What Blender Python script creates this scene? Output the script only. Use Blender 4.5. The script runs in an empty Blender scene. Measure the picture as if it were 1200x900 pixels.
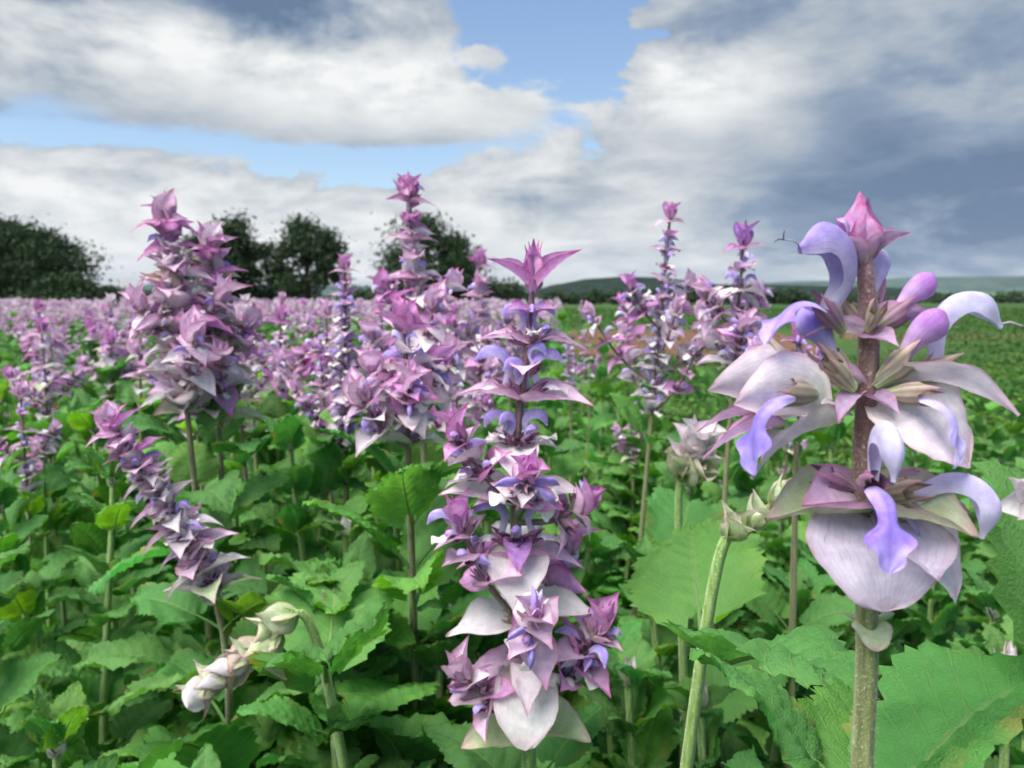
import bpy, math, random
import numpy as np
from mathutils import Matrix, Vector

R = math.radians
PI = math.pi
S = bpy.context.scene
COL = S.collection

# ------------------------------------------------------------------ camera
CAM_H = 1.0
PITCH = math.atan(98 / 933.0)
cam_d = bpy.data.cameras.new("camera")
cam_d.lens = 28.0
cam_d.sensor_width = 36.0
cam_d.clip_start = 0.01
cam_d.clip_end = 20000
cam_d.dof.use_dof = True
cam_d.dof.focus_distance = 0.33
cam_d.dof.aperture_fstop = 18.0
cam = bpy.data.objects.new("camera", cam_d)
COL.objects.link(cam)
cam.location = (0, 0, CAM_H)
cam.rotation_euler = (PI / 2 - PITCH, 0, 0)
S.camera = cam

SUN_EL, SUN_AZ = R(60), R(-128)          # azimuth from +Y towards +X
def build_world():
    w = bpy.data.worlds.new("World")
    S.world = w
    w.use_nodes = True
    nt = w.node_tree
    N, Lk = nt.nodes, nt.links
    N.clear()
    out = N.new("ShaderNodeOutputWorld")
    bg = N.new("ShaderNodeBackground")
    bg.inputs["Strength"].default_value = 0.1
    Lk.new(bg.outputs[0], out.inputs[0])
    sky = N.new("ShaderNodeTexSky")
    sky.sky_type = 'NISHITA'
    sky.sun_disc = False
    sky.sun_elevation = SUN_EL
    sky.sun_rotation = SUN_AZ
    tc = N.new("ShaderNodeTexCoord")
    sep = N.new("ShaderNodeSeparateXYZ")
    Lk.new(tc.outputs["Generated"], sep.inputs[0])

    def m(op, a, b=None, c=None, clamp=False):
        n = N.new("ShaderNodeMath")
        n.operation = op
        n.use_clamp = clamp
        for i, v in enumerate((a, b, c)):
            if v is None:
                continue
            if isinstance(v, (int, float)):
                n.inputs[i].default_value = v
            else:
                Lk.new(v, n.inputs[i])
        return n.outputs[0]

    def noise(vec, scale, detail, rough=0.55, dist=0.0):
        n = N.new("ShaderNodeTexNoise")
        n.inputs["Scale"].default_value = scale
        n.inputs["Detail"].default_value = detail
        n.inputs["Roughness"].default_value = rough
        n.inputs["Distortion"].default_value = dist
        Lk.new(vec, n.inputs["Vector"])
        return n.outputs["Fac"]

    def sstep(v, a, b):
        n = N.new("ShaderNodeMapRange")
        n.interpolation_type = 'SMOOTHSTEP'
        n.inputs["From Min"].default_value = a
        n.inputs["From Max"].default_value = b
        Lk.new(v, n.inputs["Value"])
        return n.outputs[0]

    x, y, z = sep.outputs
    # cloud layer coordinates: flattened towards the horizon
    zz = m('ADD', m('MAXIMUM', z, 0.0), 0.16)
    cx = m('DIVIDE', x, zz)
    cy = m('DIVIDE', y, zz)
    comb = N.new("ShaderNodeCombineXYZ")
    Lk.new(cx, comb.inputs[0]); Lk.new(cy, comb.inputs[1]); comb.inputs[2].default_value = 4.7
    cv = comb.outputs[0]
    nA = noise(cv, 0.9, 5, 0.56, 0.3)
    nB = noise(cv, 2.3, 5, 0.6, 0.2)
    # puffy structure in plain direction space
    sc = N.new("ShaderNodeVectorMath"); sc.operation = 'MULTIPLY'
    Lk.new(tc.outputs["Generated"], sc.inputs[0]); sc.inputs[1].default_value = (1, 1, 2.3)
    nC = noise(sc.outputs[0], 7.0, 7, 0.6, 0.25)
    nD = noise(sc.outputs[0], 3.1, 4, 0.55, 0.4)
    az0 = m('ARCTAN2', x, y)
    az = m('ADD', az0, m('MULTIPLY', m('SUBTRACT', nC, 0.5), 0.22))
    el = m('ADD', z, m('MULTIPLY', m('SUBTRACT', nC, 0.5), -0.13))

    def blobs(lst):
        tot = None
        for px, py, sx, sy, a in lst:
            a0 = math.atan((px - 600) / 933.0)
            e0 = math.sin(math.atan((352 - py) / 933.0))
            sx = sx / 933.0; sy = sy / 933.0
            dx = m('DIVIDE', m('SUBTRACT', az, a0), sx)
            dy = m('DIVIDE', m('SUBTRACT', el, e0), sy)
            d2 = m('ADD', m('MULTIPLY', dx, dx), m('MULTIPLY', dy, dy))
            g = m('MULTIPLY', m('POWER', 2.718, m('MULTIPLY', d2, -1.0)), a)
            tot = g if tot is None else m('ADD', tot, g)
        return tot

    dens = blobs([
        (120, 40, 340, 90, .62), (420, 95, 150, 75, .50), (560, 140, 90, 22, .34), (60, 255, 260, 60, .34),
        (300, 270, 260, 60, .30), (850, 130, 130, 65, .50), (1060, 80, 230, 110, .62), (1120, 250, 270, 110, .60),
        (640, 285, 300, 75, .42), (590, 90, 22, 10, .22), (800, 60, 50, 26, .25),
        (690, 25, 105, 95, -.66), (400, 192, 200, 18, -.30), (100, 178, 120, 12, -.06), (560, 60, 36, 60, -.25), (720, 225, 200, 45, .45), (830, 150, 110, 60, .40)])
    D = m('ADD', m('ADD', dens, m('MULTIPLY', nA, 0.55)), m('MULTIPLY', nC, 0.72))
    cover = sstep(D, 0.70, 0.84)
    bright = blobs([
        (80, 5, 420, 45, -.40), (300, 50, 160, 40, -.10), (200, 130, 300, 36, .20), (520, 135, 110, 22, .24),
        (450, 60, 110, 60, .18), (30, 175, 120, 22, -.26), (150, 300, 190, 40, .16), (860, 140, 110, 50, .16), (1080, 30, 150, 40, .10),
        (1090, 250, 210, 75, -.46), (960, 150, 60, 80, -.06), (640, 310, 320, 50, .22), (1000, 120, 190, 60, -.10), (250, 255, 300, 55, .30), (700, 230, 200, 60, .14), (830, 135, 100, 45, .26), (400, 110, 200, 40, .10)])
    B = m('ADD', bright, 0.35)
    B = m('ADD', B, m('MULTIPLY', m('SUBTRACT', nB, 0.5), 0.60))
    B = m('ADD', B, m('MULTIPLY', m('SUBTRACT', nC, 0.5), 1.0))
    B = m('ADD', B, m('MULTIPLY', m('SUBTRACT', nD, 0.5), 0.35))
    ramp = N.new("ShaderNodeValToRGB")
    cr = ramp.color_ramp
    cr.elements[0].position = 0.0; cr.elements[0].color = (.125, .195, .31, 1)
    cr.elements[1].position = 0.80; cr.elements[1].color = (.86, .87, .87, 1)
    for p, c in ((.22, (.25, .325, .435, 1)), (.42, (.47, .515, .565, 1)), (.60, (.66, .69, .71, 1))):
        e = cr.elements.new(p); e.color = c
    Lk.new(B, ramp.inputs[0])
    # clear sky: Nishita toned to the photograph's hazy blue
    skm = N.new("ShaderNodeVectorMath"); skm.operation = 'MULTIPLY'
    Lk.new(sky.outputs[0], skm.inputs[0]); skm.inputs[1].default_value = (.94, .97, 1.0)
    clm = N.new("ShaderNodeVectorMath"); clm.operation = 'SCALE'
    Lk.new(ramp.outputs[0], clm.inputs[0]); clm.inputs["Scale"].default_value = 6.0
    mix = N.new("ShaderNodeMix"); mix.data_type = 'RGBA'
    Lk.new(cover, mix.inputs["Factor"])
    Lk.new(skm.outputs[0], mix.inputs["A"]); Lk.new(clm.outputs[0], mix.inputs["B"])
    Lk.new(mix.outputs["Result"], bg.inputs["Color"])
build_world()

sun_d = bpy.data.lights.new("sun", 'SUN')
sun_d.energy = 4.6
sun_d.angle = R(50)
sun_d.color = (1.0, .955, .88)
sun = bpy.data.objects.new("sun", sun_d)
COL.objects.link(sun)
sdir = Vector((math.sin(SUN_AZ) * math.cos(SUN_EL), math.cos(SUN_AZ) * math.cos(SUN_EL), math.sin(SUN_EL)))
sun.rotation_euler = sdir.to_track_quat('Z', 'Y').to_euler()
sun.location = (0, 0, 30)

S.view_settings.view_transform = 'Standard'
S.view_settings.look = 'None'
S.view_settings.gamma = 1
S.view_settings.exposure = 0.85
S.view_settings.use_curve_mapping = False
S.cycles.max_bounces = 6
S.cycles.diffuse_bounces = 3
S.cycles.glossy_bounces = 2
S.cycles.transmission_bounces = 4
S.cycles.adaptive_threshold = 0.03

def at(px, py, d):
    """world point on the ground plan at depth d (metres along +Y) seen at photo pixel"""
    dx = (px - 600) / 933.0
    dz = (450 - py) / 933.0
    c, s = math.cos(PITCH), math.sin(PITCH)
    vy = c + s * dz
    vz = -s + c * dz
    k = d / vy
    return Vector((dx * k, d, CAM_H + vz * k))

# ------------------------------------------------------------------ mesh kit
class MD:
    __slots__ = ("v", "f", "uv", "c", "mi")
    def __init__(s, v, f, uv, c, mi=None):
        s.v = np.asarray(v, float).reshape(-1, 3); s.f = np.asarray(f, int).reshape(-1, 4)
        s.uv = np.asarray(uv, float).reshape(-1, 2); s.c = np.asarray(c, float).reshape(-1, 3)
        s.mi = np.zeros(len(s.f), int) if mi is None else np.asarray(mi, int)

def grid(P, C, closed=False, UV=None):
    nt, nu = P.shape[:2]
    idx = np.arange(nt * nu).reshape(nt, nu)
    if closed:
        idx = np.concatenate([idx, idx[:, :1]], 1)
    a, b, c, d = idx[:-1, :-1], idx[:-1, 1:], idx[1:, 1:], idx[1:, :-1]
    f = np.stack([a, b, c, d], -1).reshape(-1, 4)
    if UV is None:
        tt, uu = np.meshgrid(np.linspace(0, 1, nt), np.linspace(0, 1, nu), indexing='ij')
        UV = np.stack([uu, tt], -1)
    return MD(P, f, UV, np.broadcast_to(C, P.shape))

def join(lst):
    vs, fs, us, cs, ms = [], [], [], [], []
    o = 0
    for m in lst:
        vs.append(m.v); fs.append(m.f + o); us.append(m.uv); cs.append(m.c); ms.append(m.mi)
        o += len(m.v)
    return MD(np.concatenate(vs), np.concatenate(fs), np.concatenate(us), np.concatenate(cs), np.concatenate(ms))

def xform(m, M, mi=None):
    A = np.array(M)
    return MD(m.v @ A[:3, :3].T + A[:3, 3], m.f, m.uv, m.c, m.mi if mi is None else np.full(len(m.f), mi))

def to_mesh(name, m, mats, smooth=True):
    me = bpy.data.meshes.new(name)
    n, k = len(m.v), len(m.f)
    me.vertices.add(n); me.vertices.foreach_set("co", m.v.astype(np.float32).ravel())
    me.loops.add(4 * k); me.loops.foreach_set("vertex_index", m.f.astype(np.int32).ravel())
    me.polygons.add(k); me.polygons.foreach_set("loop_start", (np.arange(k) * 4).astype(np.int32))
    me.polygons.foreach_set("use_smooth", np.full(k, smooth))
    me.polygons.foreach_set("material_index", m.mi.astype(np.int32))
    me.update(calc_edges=True)
    uv = me.uv_layers.new(name="UVMap")
    uv.data.foreach_set("uv", m.uv[m.f.ravel()].astype(np.float32).ravel())
    ca = me.color_attributes.new("Col", 'FLOAT_COLOR', 'POINT')
    ca.data.foreach_set("color", np.concatenate([m.c, np.ones((n, 1))], 1).astype(np.float32).ravel())
    for mt in (mats if isinstance(mats, (list, tuple)) else [mats]):
        me.materials.append(mt)
    return me

def obj(name, me, parent=None, M=None):
    o = bpy.data.objects.new(name, me)
    COL.objects.link(o)
    if parent is not None:
        o.parent = parent
    if M is not None:
        o.matrix_local = M
    return o

def tag(o, label=None, cat=None, group=None, kind=None):
    for k, v in (("label", label), ("category", cat), ("group", group), ("kind", kind)):
        if v:
            o[k] = v
    return o

def lerp(a, b, t):
    a = np.asarray(a, float); b = np.asarray(b, float)
    t = np.asarray(t, float)[..., None]
    return a + (b - a) * t

def ss(x, a, b):
    t = np.clip((np.asarray(x, float) - a) / (b - a), 0, 1)
    return t * t * (3 - 2 * t)

def wob(rng, n, amp):
    """smooth random function of (a, b)"""
    ks = [(rng.uniform(1, 5), rng.uniform(1, 5), rng.uniform(0, 6.28), rng.uniform(.3, 1)) for _ in range(n)]
    def f(a, b):
        return amp * sum(w * np.sin(k1 * a + k2 * b + p) for k1, k2, p, w in ks) / n
    return f

# ------------------------------------------------------------------ materials
class NT:
    def __init__(s, name):
        s.mat = bpy.data.materials.new(name)
        s.mat.use_nodes = True
        s.t = s.mat.node_tree
        s.t.nodes.clear()
        s.out = s.t.nodes.new("ShaderNodeOutputMaterial")
    def n(s, typ, **kw):
        n = s.t.nodes.new("ShaderNode" + typ)
        for k, v in kw.items():
            setattr(n, k, v)
        return n
    def put(s, sock, v):
        if isinstance(v, bpy.types.NodeSocket):
            s.t.links.new(v, sock)
        else:
            sock.default_value = v
    def m(s, op, a, b=None, c=None, clamp=False):
        n = s.n("Math", operation=op, use_clamp=clamp)
        for i, v in enumerate((a, b, c)):
            if v is not None:
                s.put(n.inputs[i], v)
        return n.outputs[0]
    def step(s, v, a, b, lo=0., hi=1.):
        n = s.n("MapRange", interpolation_type='SMOOTHSTEP')
        s.put(n.inputs["Value"], v); n.inputs["From Min"].default_value = a; n.inputs["From Max"].default_value = b
        n.inputs["To Min"].default_value = lo; n.inputs["To Max"].default_value = hi
        return n.outputs[0]
    def noise(s, vec, scale, detail=4, rough=.55, dist=0.):
        n = s.n("TexNoise")
        if vec is not None:
            s.put(n.inputs["Vector"], vec)
        n.inputs["Scale"].default_value = scale; n.inputs["Detail"].default_value = detail
        n.inputs["Roughness"].default_value = rough; n.inputs["Distortion"].default_value = dist
        return n.outputs["Fac"]
    def mix(s, f, a, b, blend='MIX'):
        n = s.n("Mix", data_type='RGBA', blend_type=blend)
        s.put(n.inputs["Factor"], f)
        for k, v in (("A", a), ("B", b)):
            if not isinstance(v, bpy.types.NodeSocket) and len(v) == 3:
                v = (*v, 1)
            s.put(n.inputs[k], v)
        return n.outputs["Result"]
    def hsv(s, c, h, sat, val):
        n = s.n("HueSaturation")
        s.put(n.inputs["Color"], c); s.put(n.inputs["Hue"], h); s.put(n.inputs["Saturation"], sat); s.put(n.inputs["Value"], val)
        return n.outputs[0]
    def bump(s, h, strength, dist):
        n = s.n("Bump")
        s.put(n.inputs["Height"], h); n.inputs["Strength"].default_value = strength; n.inputs["Distance"].default_value = dist
        return n.outputs[0]
    def finish(s, color, rough=.6, spec=.3, normal=None, trans=0., tcol=None, sheen=0.):
        p = s.n("BsdfPrincipled")
        s.put(p.inputs["Base Color"], color if isinstance(color, bpy.types.NodeSocket) else (*color, 1))
        s.put(p.inputs["Roughness"], rough)
        p.inputs["Specular IOR Level"].default_value = spec
        if sheen:
            p.inputs["Sheen Weight"].default_value = sheen
            p.inputs["Sheen Roughness"].default_value = .5
        if normal is not None:
            s.put(p.inputs["Normal"], normal)
        res = p.outputs[0]
        if trans:
            tb = s.n("BsdfTranslucent")
            s.put(tb.inputs["Color"], tcol if tcol is not None else color)
            if normal is not None:
                s.put(tb.inputs["Normal"], normal)
            mx = s.n("MixShader"); mx.inputs[0].default_value = trans
            s.t.links.new(res, mx.inputs[1]); s.t.links.new(tb.outputs[0], mx.inputs[2])
            res = mx.outputs[0]
        s.t.links.new(res, s.out.inputs["Surface"])
        return s.mat

def mat_leaf(name, base, rnd=True):
    k = NT(name)
    uvn = k.n("UVMap", uv_map="UVMap")
    sp = k.n("SeparateXYZ"); k.t.links.new(uvn.outputs[0], sp.inputs[0])
    u, v = sp.outputs[0], sp.outputs[1]
    au = k.m('ABSOLUTE', k.m('SUBTRACT', u, 0.5))          # 0 mid .. .5 edge
    q = k.m('MULTIPLY', k.m('SUBTRACT', v, k.m('MULTIPLY', au, 0.55)), 9.0)
    fr = k.m('ABSOLUTE', k.m('SUBTRACT', k.m('FRACT', q), 0.5))      # .5 on the vein
    vein = k.step(fr, 0.43, 0.5)
    mid = k.step(au, 0.03, 0.006)
    geo = k.n("NewGeometry"); tco = k.n("TexCoord")
    oi = k.n("ObjectInfo")
    P = tco.outputs["Object"]
    vor = k.n("TexVoronoi", feature='DISTANCE_TO_EDGE')
    k.put(vor.inputs["Vector"], P); vor.inputs["Scale"].default_value = 420
    cell = k.step(vor.outputs["Distance"], 0.0, 0.32)
    mott = k.noise(P, 35, 5, .6)
    att = k.n("Attribute", attribute_name="Col")
    col = k.mix(k.step(mott, .35, .7), base, (base[0] * 1.35, base[1] * 1.18, base[2] * 1.1))
    col = k.mix(1.0, col, att.outputs["Color"], 'MULTIPLY')
    col = k.mix(k.m('MULTIPLY', cell, .28), k.mix(.35, col, (.16, .26, .09)), col) if False else col
    q2 = k.m('MULTIPLY', k.m('ADD', v, k.m('MULTIPLY', au, 1.5)), 26.0)
    vein2 = k.step(k.m('ABSOLUTE', k.m('SUBTRACT', k.m('FRACT', k.m('ADD', q2, k.m('MULTIPLY', mott, 2.2))), .5)), .40, .5)
    col = k.mix(k.m('MULTIPLY', vein2, .16), col, (.17, .30, .085))
    col = k.mix(k.m('MULTIPLY', vein, .48), col, (.19, .33, .095))
    col = k.mix(k.m('MULTIPLY', mid, .60), col, (.24, .36, .12))
    # brown and yellow blemishes near the edge of some leaves
    bl = k.noise(P, 22, 3, .5)
    worn = k.m('MULTIPLY', k.step(bl, .58, .68), k.m('MULTIPLY', k.step(au, .28, .48), k.step(oi.outputs["Random"], .45, .8)))
    col = k.mix(k.m('MULTIPLY', worn, .75), col, (.34, .26, .06))
    hue = k.m('ADD', 0.485, k.m('MULTIPLY', oi.outputs["Random"], .03))
    val = k.m('ADD', 0.78, k.m('MULTIPLY', k.m('FRACT', k.m('MULTIPLY', oi.outputs["Random"], 7.31)), .50))
    col = k.hsv(col, hue, 1.0, val)
    back = k.mix(.35, col, (.15, .27, .09))
    col2 = k.mix(geo.outputs["Backfacing"], col, back)
    h = k.m('ADD', k.m('MULTIPLY', cell, .4), k.m('ADD', k.m('ADD', k.m('MULTIPLY', vein, -1.0), k.m('MULTIPLY', vein2, -.4)), k.m('MULTIPLY', mott, .5)))
    nb = k.bump(h, .42, .0011)
    tcol = k.hsv(col, 0.485, 1.15, 1.35)
    return k.finish(col2, .55, .22, nb, .42, tcol)

def mat_petal(name, trans=.32, rough=.55, spec=.25, bumpd=.0005, hue=True, nsc=190., vsc=120., vein_amt=.13, rim_amt=0.):
    k = NT(name)
    att = k.n("Attribute", attribute_name="Col")
    uvn = k.n("UVMap", uv_map="UVMap")
    sp = k.n("SeparateXYZ"); k.t.links.new(uvn.outputs[0], sp.inputs[0])
    tco = k.n("TexCoord"); oi = k.n("ObjectInfo")
    P = tco.outputs["Object"]
    # long veins fanning from the base
    w = k.m('ADD', k.m('MULTIPLY', sp.outputs[0], 17.0), k.m('MULTIPLY', k.noise(P, vsc, 3), 2.2))
    vein = k.step(k.m('ABSOLUTE', k.m('SUBTRACT', k.m('FRACT', w), .5)), .40, .5)
    mott = k.noise(P, nsc, 5, .62)
    blot = k.noise(P, nsc * .42, 3, .55)
    col = k.mix(k.m('MULTIPLY', vein, vein_amt), att.outputs["Color"], k.hsv(att.outputs["Color"], .5, 1.35, .62))
    col = k.mix(k.step(mott, .25, .8), k.hsv(col, .5, 1.15, .84), k.hsv(col, .5, .88, 1.10))
    col = k.mix(k.m('MULTIPLY', k.step(blot, .50, .72), .40), col, k.hsv(col, .485, 1.5, .86))
    au = k.m('ABSOLUTE', k.m('SUBTRACT', sp.outputs[0], .5))
    rim = k.m('MAXIMUM', k.step(au, .44, .5), k.step(sp.outputs[1], .90, 1.))
    col = k.mix(k.m('MULTIPLY', k.m('MULTIPLY', rim, k.step(mott, .46, .62)), rim_amt), col, (.36, .17, .17))
    if hue:
        col = k.hsv(col, k.m('ADD', .487, k.m('MULTIPLY', oi.outputs["Random"], .026)), 1.0,
                    k.m('ADD', .86, k.m('MULTIPLY', k.m('FRACT', k.m('MULTIPLY', oi.outputs["Random"], 5.7)), .26)))
    h = k.m('ADD', k.m('MULTIPLY', vein, -.35), k.m('MULTIPLY', mott, .9))
    nb = k.bump(h, .4, bumpd)
    return k.finish(col, rough, spec, nb, trans, k.hsv(col, .5, 1.15, 1.1), sheen=.1)

def mat_stem(name):
    k = NT(name)
    att = k.n("Attribute", attribute_name="Col")
    tco = k.n("TexCoord"); P = tco.outputs["Object"]
    mp = k.n("Mapping"); k.put(mp.inputs["Vector"], P); mp.inputs["Scale"].default_value = (1, 1, .12)
    n1 = k.noise(mp.outputs[0], 700, 4, .6)
    n2 = k.noise(P, 900, 2, .6)
    col = k.mix(k.step(n1, .3, .7), k.hsv(att.outputs["Color"], .5, 1.1, .7), k.hsv(att.outputs["Color"], .5, .92, 1.2))
    col = k.mix(k.step(n2, .58, .72), col, k.hsv(att.outputs["Color"], .5, .5, 1.9))
    nb = k.bump(k.m('ADD', n1, n2), .5, .0008)
    return k.finish(col, .6, .3, nb, 0, sheen=.25)

M_LEAF = mat_leaf("sage_leaf", (.076, .262, .058))
M_PETAL = mat_petal("sage_petal", .34)
M_BRACT = mat_petal("sage_bract", .42, bumpd=.0012, nsc=6.5, vsc=3.5, vein_amt=.22, rim_amt=.55)
M_CALYX = mat_petal("sage_calyx", .12, .6, .3, .0006)
M_STEM = mat_stem("sage_stem")

# ------------------------------------------------------------------ plant pieces
def bract_md(L, W, cup, b0, b1, kind, seed, nt=22, nu=13, tail=.75, rnd=0.):
    rng = random.Random(seed)
    t = np.linspace(0, 1, nt)[:, None]; u = np.linspace(-1, 1, nu)[None, :]
    f = np.sin(PI * np.clip(t, 0, 1) ** .60) ** .80
    f = f * (1 - ss(t, .52, .92) * tail * .62)
    if rnd:
        f = f * (1 - rnd) + rnd * np.sqrt(np.clip(1 - (2 * t - 1) ** 2, 0, 1)) ** .8
    f = f * (1 + .035 * np.sin(t * 11 + seed) + .012 * np.sin(t * 37 + seed * 2))
    f[0] = .16; f[-1] = .0
    w = W / 2 * f
    th = b0 + (b1 - b0) * t
    ds = L / (nt - 1)
    cx = np.concatenate([[0], np.cumsum(np.cos(th[:-1, 0]) * ds)])[:, None]
    cz = np.concatenate([[0], np.cumsum(np.sin(th[:-1, 0]) * ds)])[:, None]
    c = max(cup, .05)
    yy = w * np.sin(u * c) / c
    nn = w * (1 - np.cos(u * c)) / c
    wv = wob(rng, 6, .15); wf = wob(rng, 7, .045)
    nn = nn + W * wv(t * 2.6, u * 1.6) * (np.abs(u) ** 1.5) * (1 - .5 * t) + W * wf(t * 9, u * 7) * f
    back = -.10 * L * (u ** 2) * (1 - t) ** 4
    X = cx + back * np.cos(th) - nn * np.sin(th)
    Z = cz + back * np.sin(th) + nn * np.cos(th)
    P = np.stack([X, yy + 0 * X, Z], -1)
    e = np.abs(u) ** 3 + 0 * t
    tip = ss(t, .70, 1.0) + 0 * u
    base = 1 - ss(t, 0, .35) + 0 * u
    pal = {
        'magenta': ((.66, .38, .65), (.64, .29, .54), (.60, .17, .41), (.62, .45, .60)),
        'purple':  ((.48, .28, .62), (.46, .21, .50), (.46, .16, .38), (.40, .26, .46)),
        'pink':    ((.78, .59, .76), (.74, .48, .66), (.67, .30, .48), (.62, .52, .58)),
        'pale':    ((.82, .74, .80), (.80, .68, .76), (.76, .52, .62), (.67, .66, .58)),
        'white':   ((.80, .77, .79), (.80, .74, .76), (.75, .60, .63), (.64, .68, .52)),
        'green':   ((.60, .68, .44), (.66, .64, .52), (.66, .46, .44), (.42, .56, .22)),
        'dusky':   ((.52, .37, .54), (.56, .35, .53), (.55, .24, .40), (.36, .30, .32)),
        'lilac':   ((.74, .67, .80), (.75, .63, .77), (.72, .56, .68), (.46, .38, .46)),
        'dry':     ((.68, .60, .52), (.52, .36, .34), (.34, .18, .12), (.50, .50, .34)),
    }[kind]
    C = lerp(pal[0], pal[1], e)
    C = lerp(C, pal[2], tip) if False else C + (np.array(pal[2]) - C) * tip[..., None] * .85
    C = C + (np.array(pal[3]) - C) * base[..., None] * .8
    rim = ss(np.abs(u) + 0 * t, .86, 1.0)
    C = C + (np.array(pal[2]) * .85 - C) * rim[..., None] * .6
    n2 = wob(rng, 6, .12)
    C = C * (1 + n2(t * 4, u * 3)[..., None])
    return grid(P, np.clip(C, 0, 1))

def calyx_md(L=.0110, open_=.0030, nt=11, nu=20, tone=0):
    t = np.linspace(0, 1, nt)[:, None]; th = np.linspace(0, 2 * PI, nu, endpoint=False)[None, :]
    r = .0013 + (open_ - .0013) * ss(t, 0, .7)
    r = r * (1 + .05 * np.cos(th * 10))
    tooth = np.maximum(0, np.cos(th * 2.5)) ** 3
    x = L * t + .0048 * tooth * ss(t, .72, 1.0) - .0012 * (1 - tooth) * ss(t, .8, 1)
    r = r * (1 - .30 * tooth * ss(t, .9, 1.0)) * (1 + .25 * ss(t, .7, 1) * tooth)
    P = np.stack([x, r * np.cos(th), r * np.sin(th) * 1.15], -1)
    a = [((.36, .40, .22), (.30, .17, .25)), ((.38, .46, .22), (.33, .27, .21)), ((.30, .20, .22), (.25, .12, .21))][tone]
    C = lerp(a[0], a[1], ss(t, 0, .6) + 0 * th)
    C = C * (1 + .35 * np.cos(th * 10) + 0 * t)[..., None]
    C = C + (np.array((.40, .12, .22)) - C) * (tooth * ss(t, .85, 1))[..., None] * .7
    return grid(P, np.clip(C, 0, 1), True)

def lip_up_md(L=.024, arc=2.5, a0=1.05, w=.0042, dep=.0050, kind=0, nt=20, nu=11, x0=.0085, z0=.0008, tip=.0, bud=False):
    t = np.linspace(0, 1, nt)[:, None]; s = np.linspace(-1, 1, nu)[None, :]
    th = a0 - arc * ss(t, .08, 1.0) ** 1.0
    ds = L / (nt - 1)
    cx = x0 + np.concatenate([[0], np.cumsum(np.cos(th[:-1, 0]) * ds)])[:, None]
    cz = z0 + np.concatenate([[0], np.cumsum(np.sin(th[:-1, 0]) * ds)])[:, None]
    prof = (.42 + .58 * ss(t, .0, .55)) * (1 - ss(t, .72, 1.0) * (1 - tip - .18))
    ph = s * (1.95 - .5 * ss(t, 0, .3) + .25 * ss(t, .6, 1))
    if bud:
        prof = (.45 + .55 * ss(t, .1, .75)) * np.sqrt(np.clip(1 - (np.maximum(t - .72, 0) / .285) ** 2, 0.02, 1))
        ph = s * PI
    ww = w * prof; dd = dep * prof
    y = ww * np.sin(ph)
    nrm = dd * (np.cos(ph) - .2)
    rf_ = wob(random.Random(int(L * 1e5)), 6, .14 * w)
    nrm = nrm + rf_(t * 7, s * 4) * (.3 + np.abs(s))
    y = y + rf_(t * 5 + 2, s * 3) * np.abs(s)
    P = np.stack([cx - nrm * np.sin(th), y, cz + nrm * np.cos(th)], -1)
    pal = [((.70, .62, .80), (.43, .33, .76), (.50, .38, .80)),       # violet blue
           ((.70, .62, .82), (.50, .38, .80), (.58, .44, .82)),       # lilac
           ((.70, .50, .72), (.58, .36, .68), (.53, .26, .62)),       # pinkish bud
           ((.70, .62, .86), (.66, .60, .86), (.74, .70, .88))][kind]  # pale lilac
    C = lerp(pal[0], pal[1], ss(t, .1, .6) + 0 * s)
    C = C + (np.array(pal[2]) - C) * (ss(t, .6, 1) + 0 * s)[..., None]
    edge = ss(np.abs(s) + 0 * t, .55, 1)
    C = C + (np.array((.70, .64, .78)) - C) * edge[..., None] * .45
    return grid(P, np.clip(C, 0, 1))

def lip_low_md(L=.017, kind=0, nt=18, nu=11, a0=-.15, a1=-1.35, wid=.0056, cup=1.0, x0=.0095, z0=-.0006, seed=0, tongue=False):
    rng = random.Random(seed)
    t = np.linspace(0, 1, nt)[:, None]; s = np.linspace(-1, 1, nu)[None, :]
    th = a0 + (a1 - a0) * ss(t, 0, .7)
    ds = L / (nt - 1)
    cx = x0 + np.concatenate([[0], np.cumsum(np.cos(th[:-1, 0]) * ds)])[:, None]
    cz = z0 + np.concatenate([[0], np.cumsum(np.sin(th[:-1, 0]) * ds)])[:, None]
    g = lambda c, k: np.exp(-((t - c) / k) ** 2)
    w = wid * (.45 + .75 * g(.40, .13) * .8 + .80 * g(.80, .17)) * np.sqrt(np.clip(1 - ((t - .62) / .385) ** 4 * (t > .62), 0, 1))
    if tongue:
        w = wid * (.50 + .18 * g(.2, .2) + .95 * g(.70, .09) + .30 * g(.90, .08)) * np.sqrt(np.clip(1 - ((t - .7) / .305) ** 4 * (t > .7), 0, 1))
    c = cup
    y = w * np.sin(s * c) / c
    nn = -w * (1 - np.cos(s * c)) / c * (1 - 2.0 * ss(t, .55, .85))
    wv = wob(rng, 4, .0011)
    nn = nn + wv(t * 6, s * 3) * np.abs(s) * ss(t, .3, .8)
    P = np.stack([cx - nn * np.sin(th), y, cz + nn * np.cos(th)], -1)
    pal = [((.74, .66, .78), (.86, .83, .82), (.88, .86, .80)),        # cream
           ((.56, .46, .82), (.31, .21, .80), (.50, .40, .86)),        # violet
           ((.66, .56, .82), (.50, .41, .82), (.66, .58, .86))][kind]  # lilac
    C = lerp(pal[0], pal[1], ss(t, .1, .5) + 0 * s)
    C = C + (np.array(pal[2]) - C) * (ss(t, .55, 1) + 0 * s)[..., None]
    if kind:
        st = (np.exp(-(s / .16) ** 2) * ss(t, .05, .3) * (1 - ss(t, .8, 1)))
        C = C + (np.array((.20, .13, .56)) - C) * st[..., None] * .6
    return grid(P, np.clip(C, 0, 1))

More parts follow.
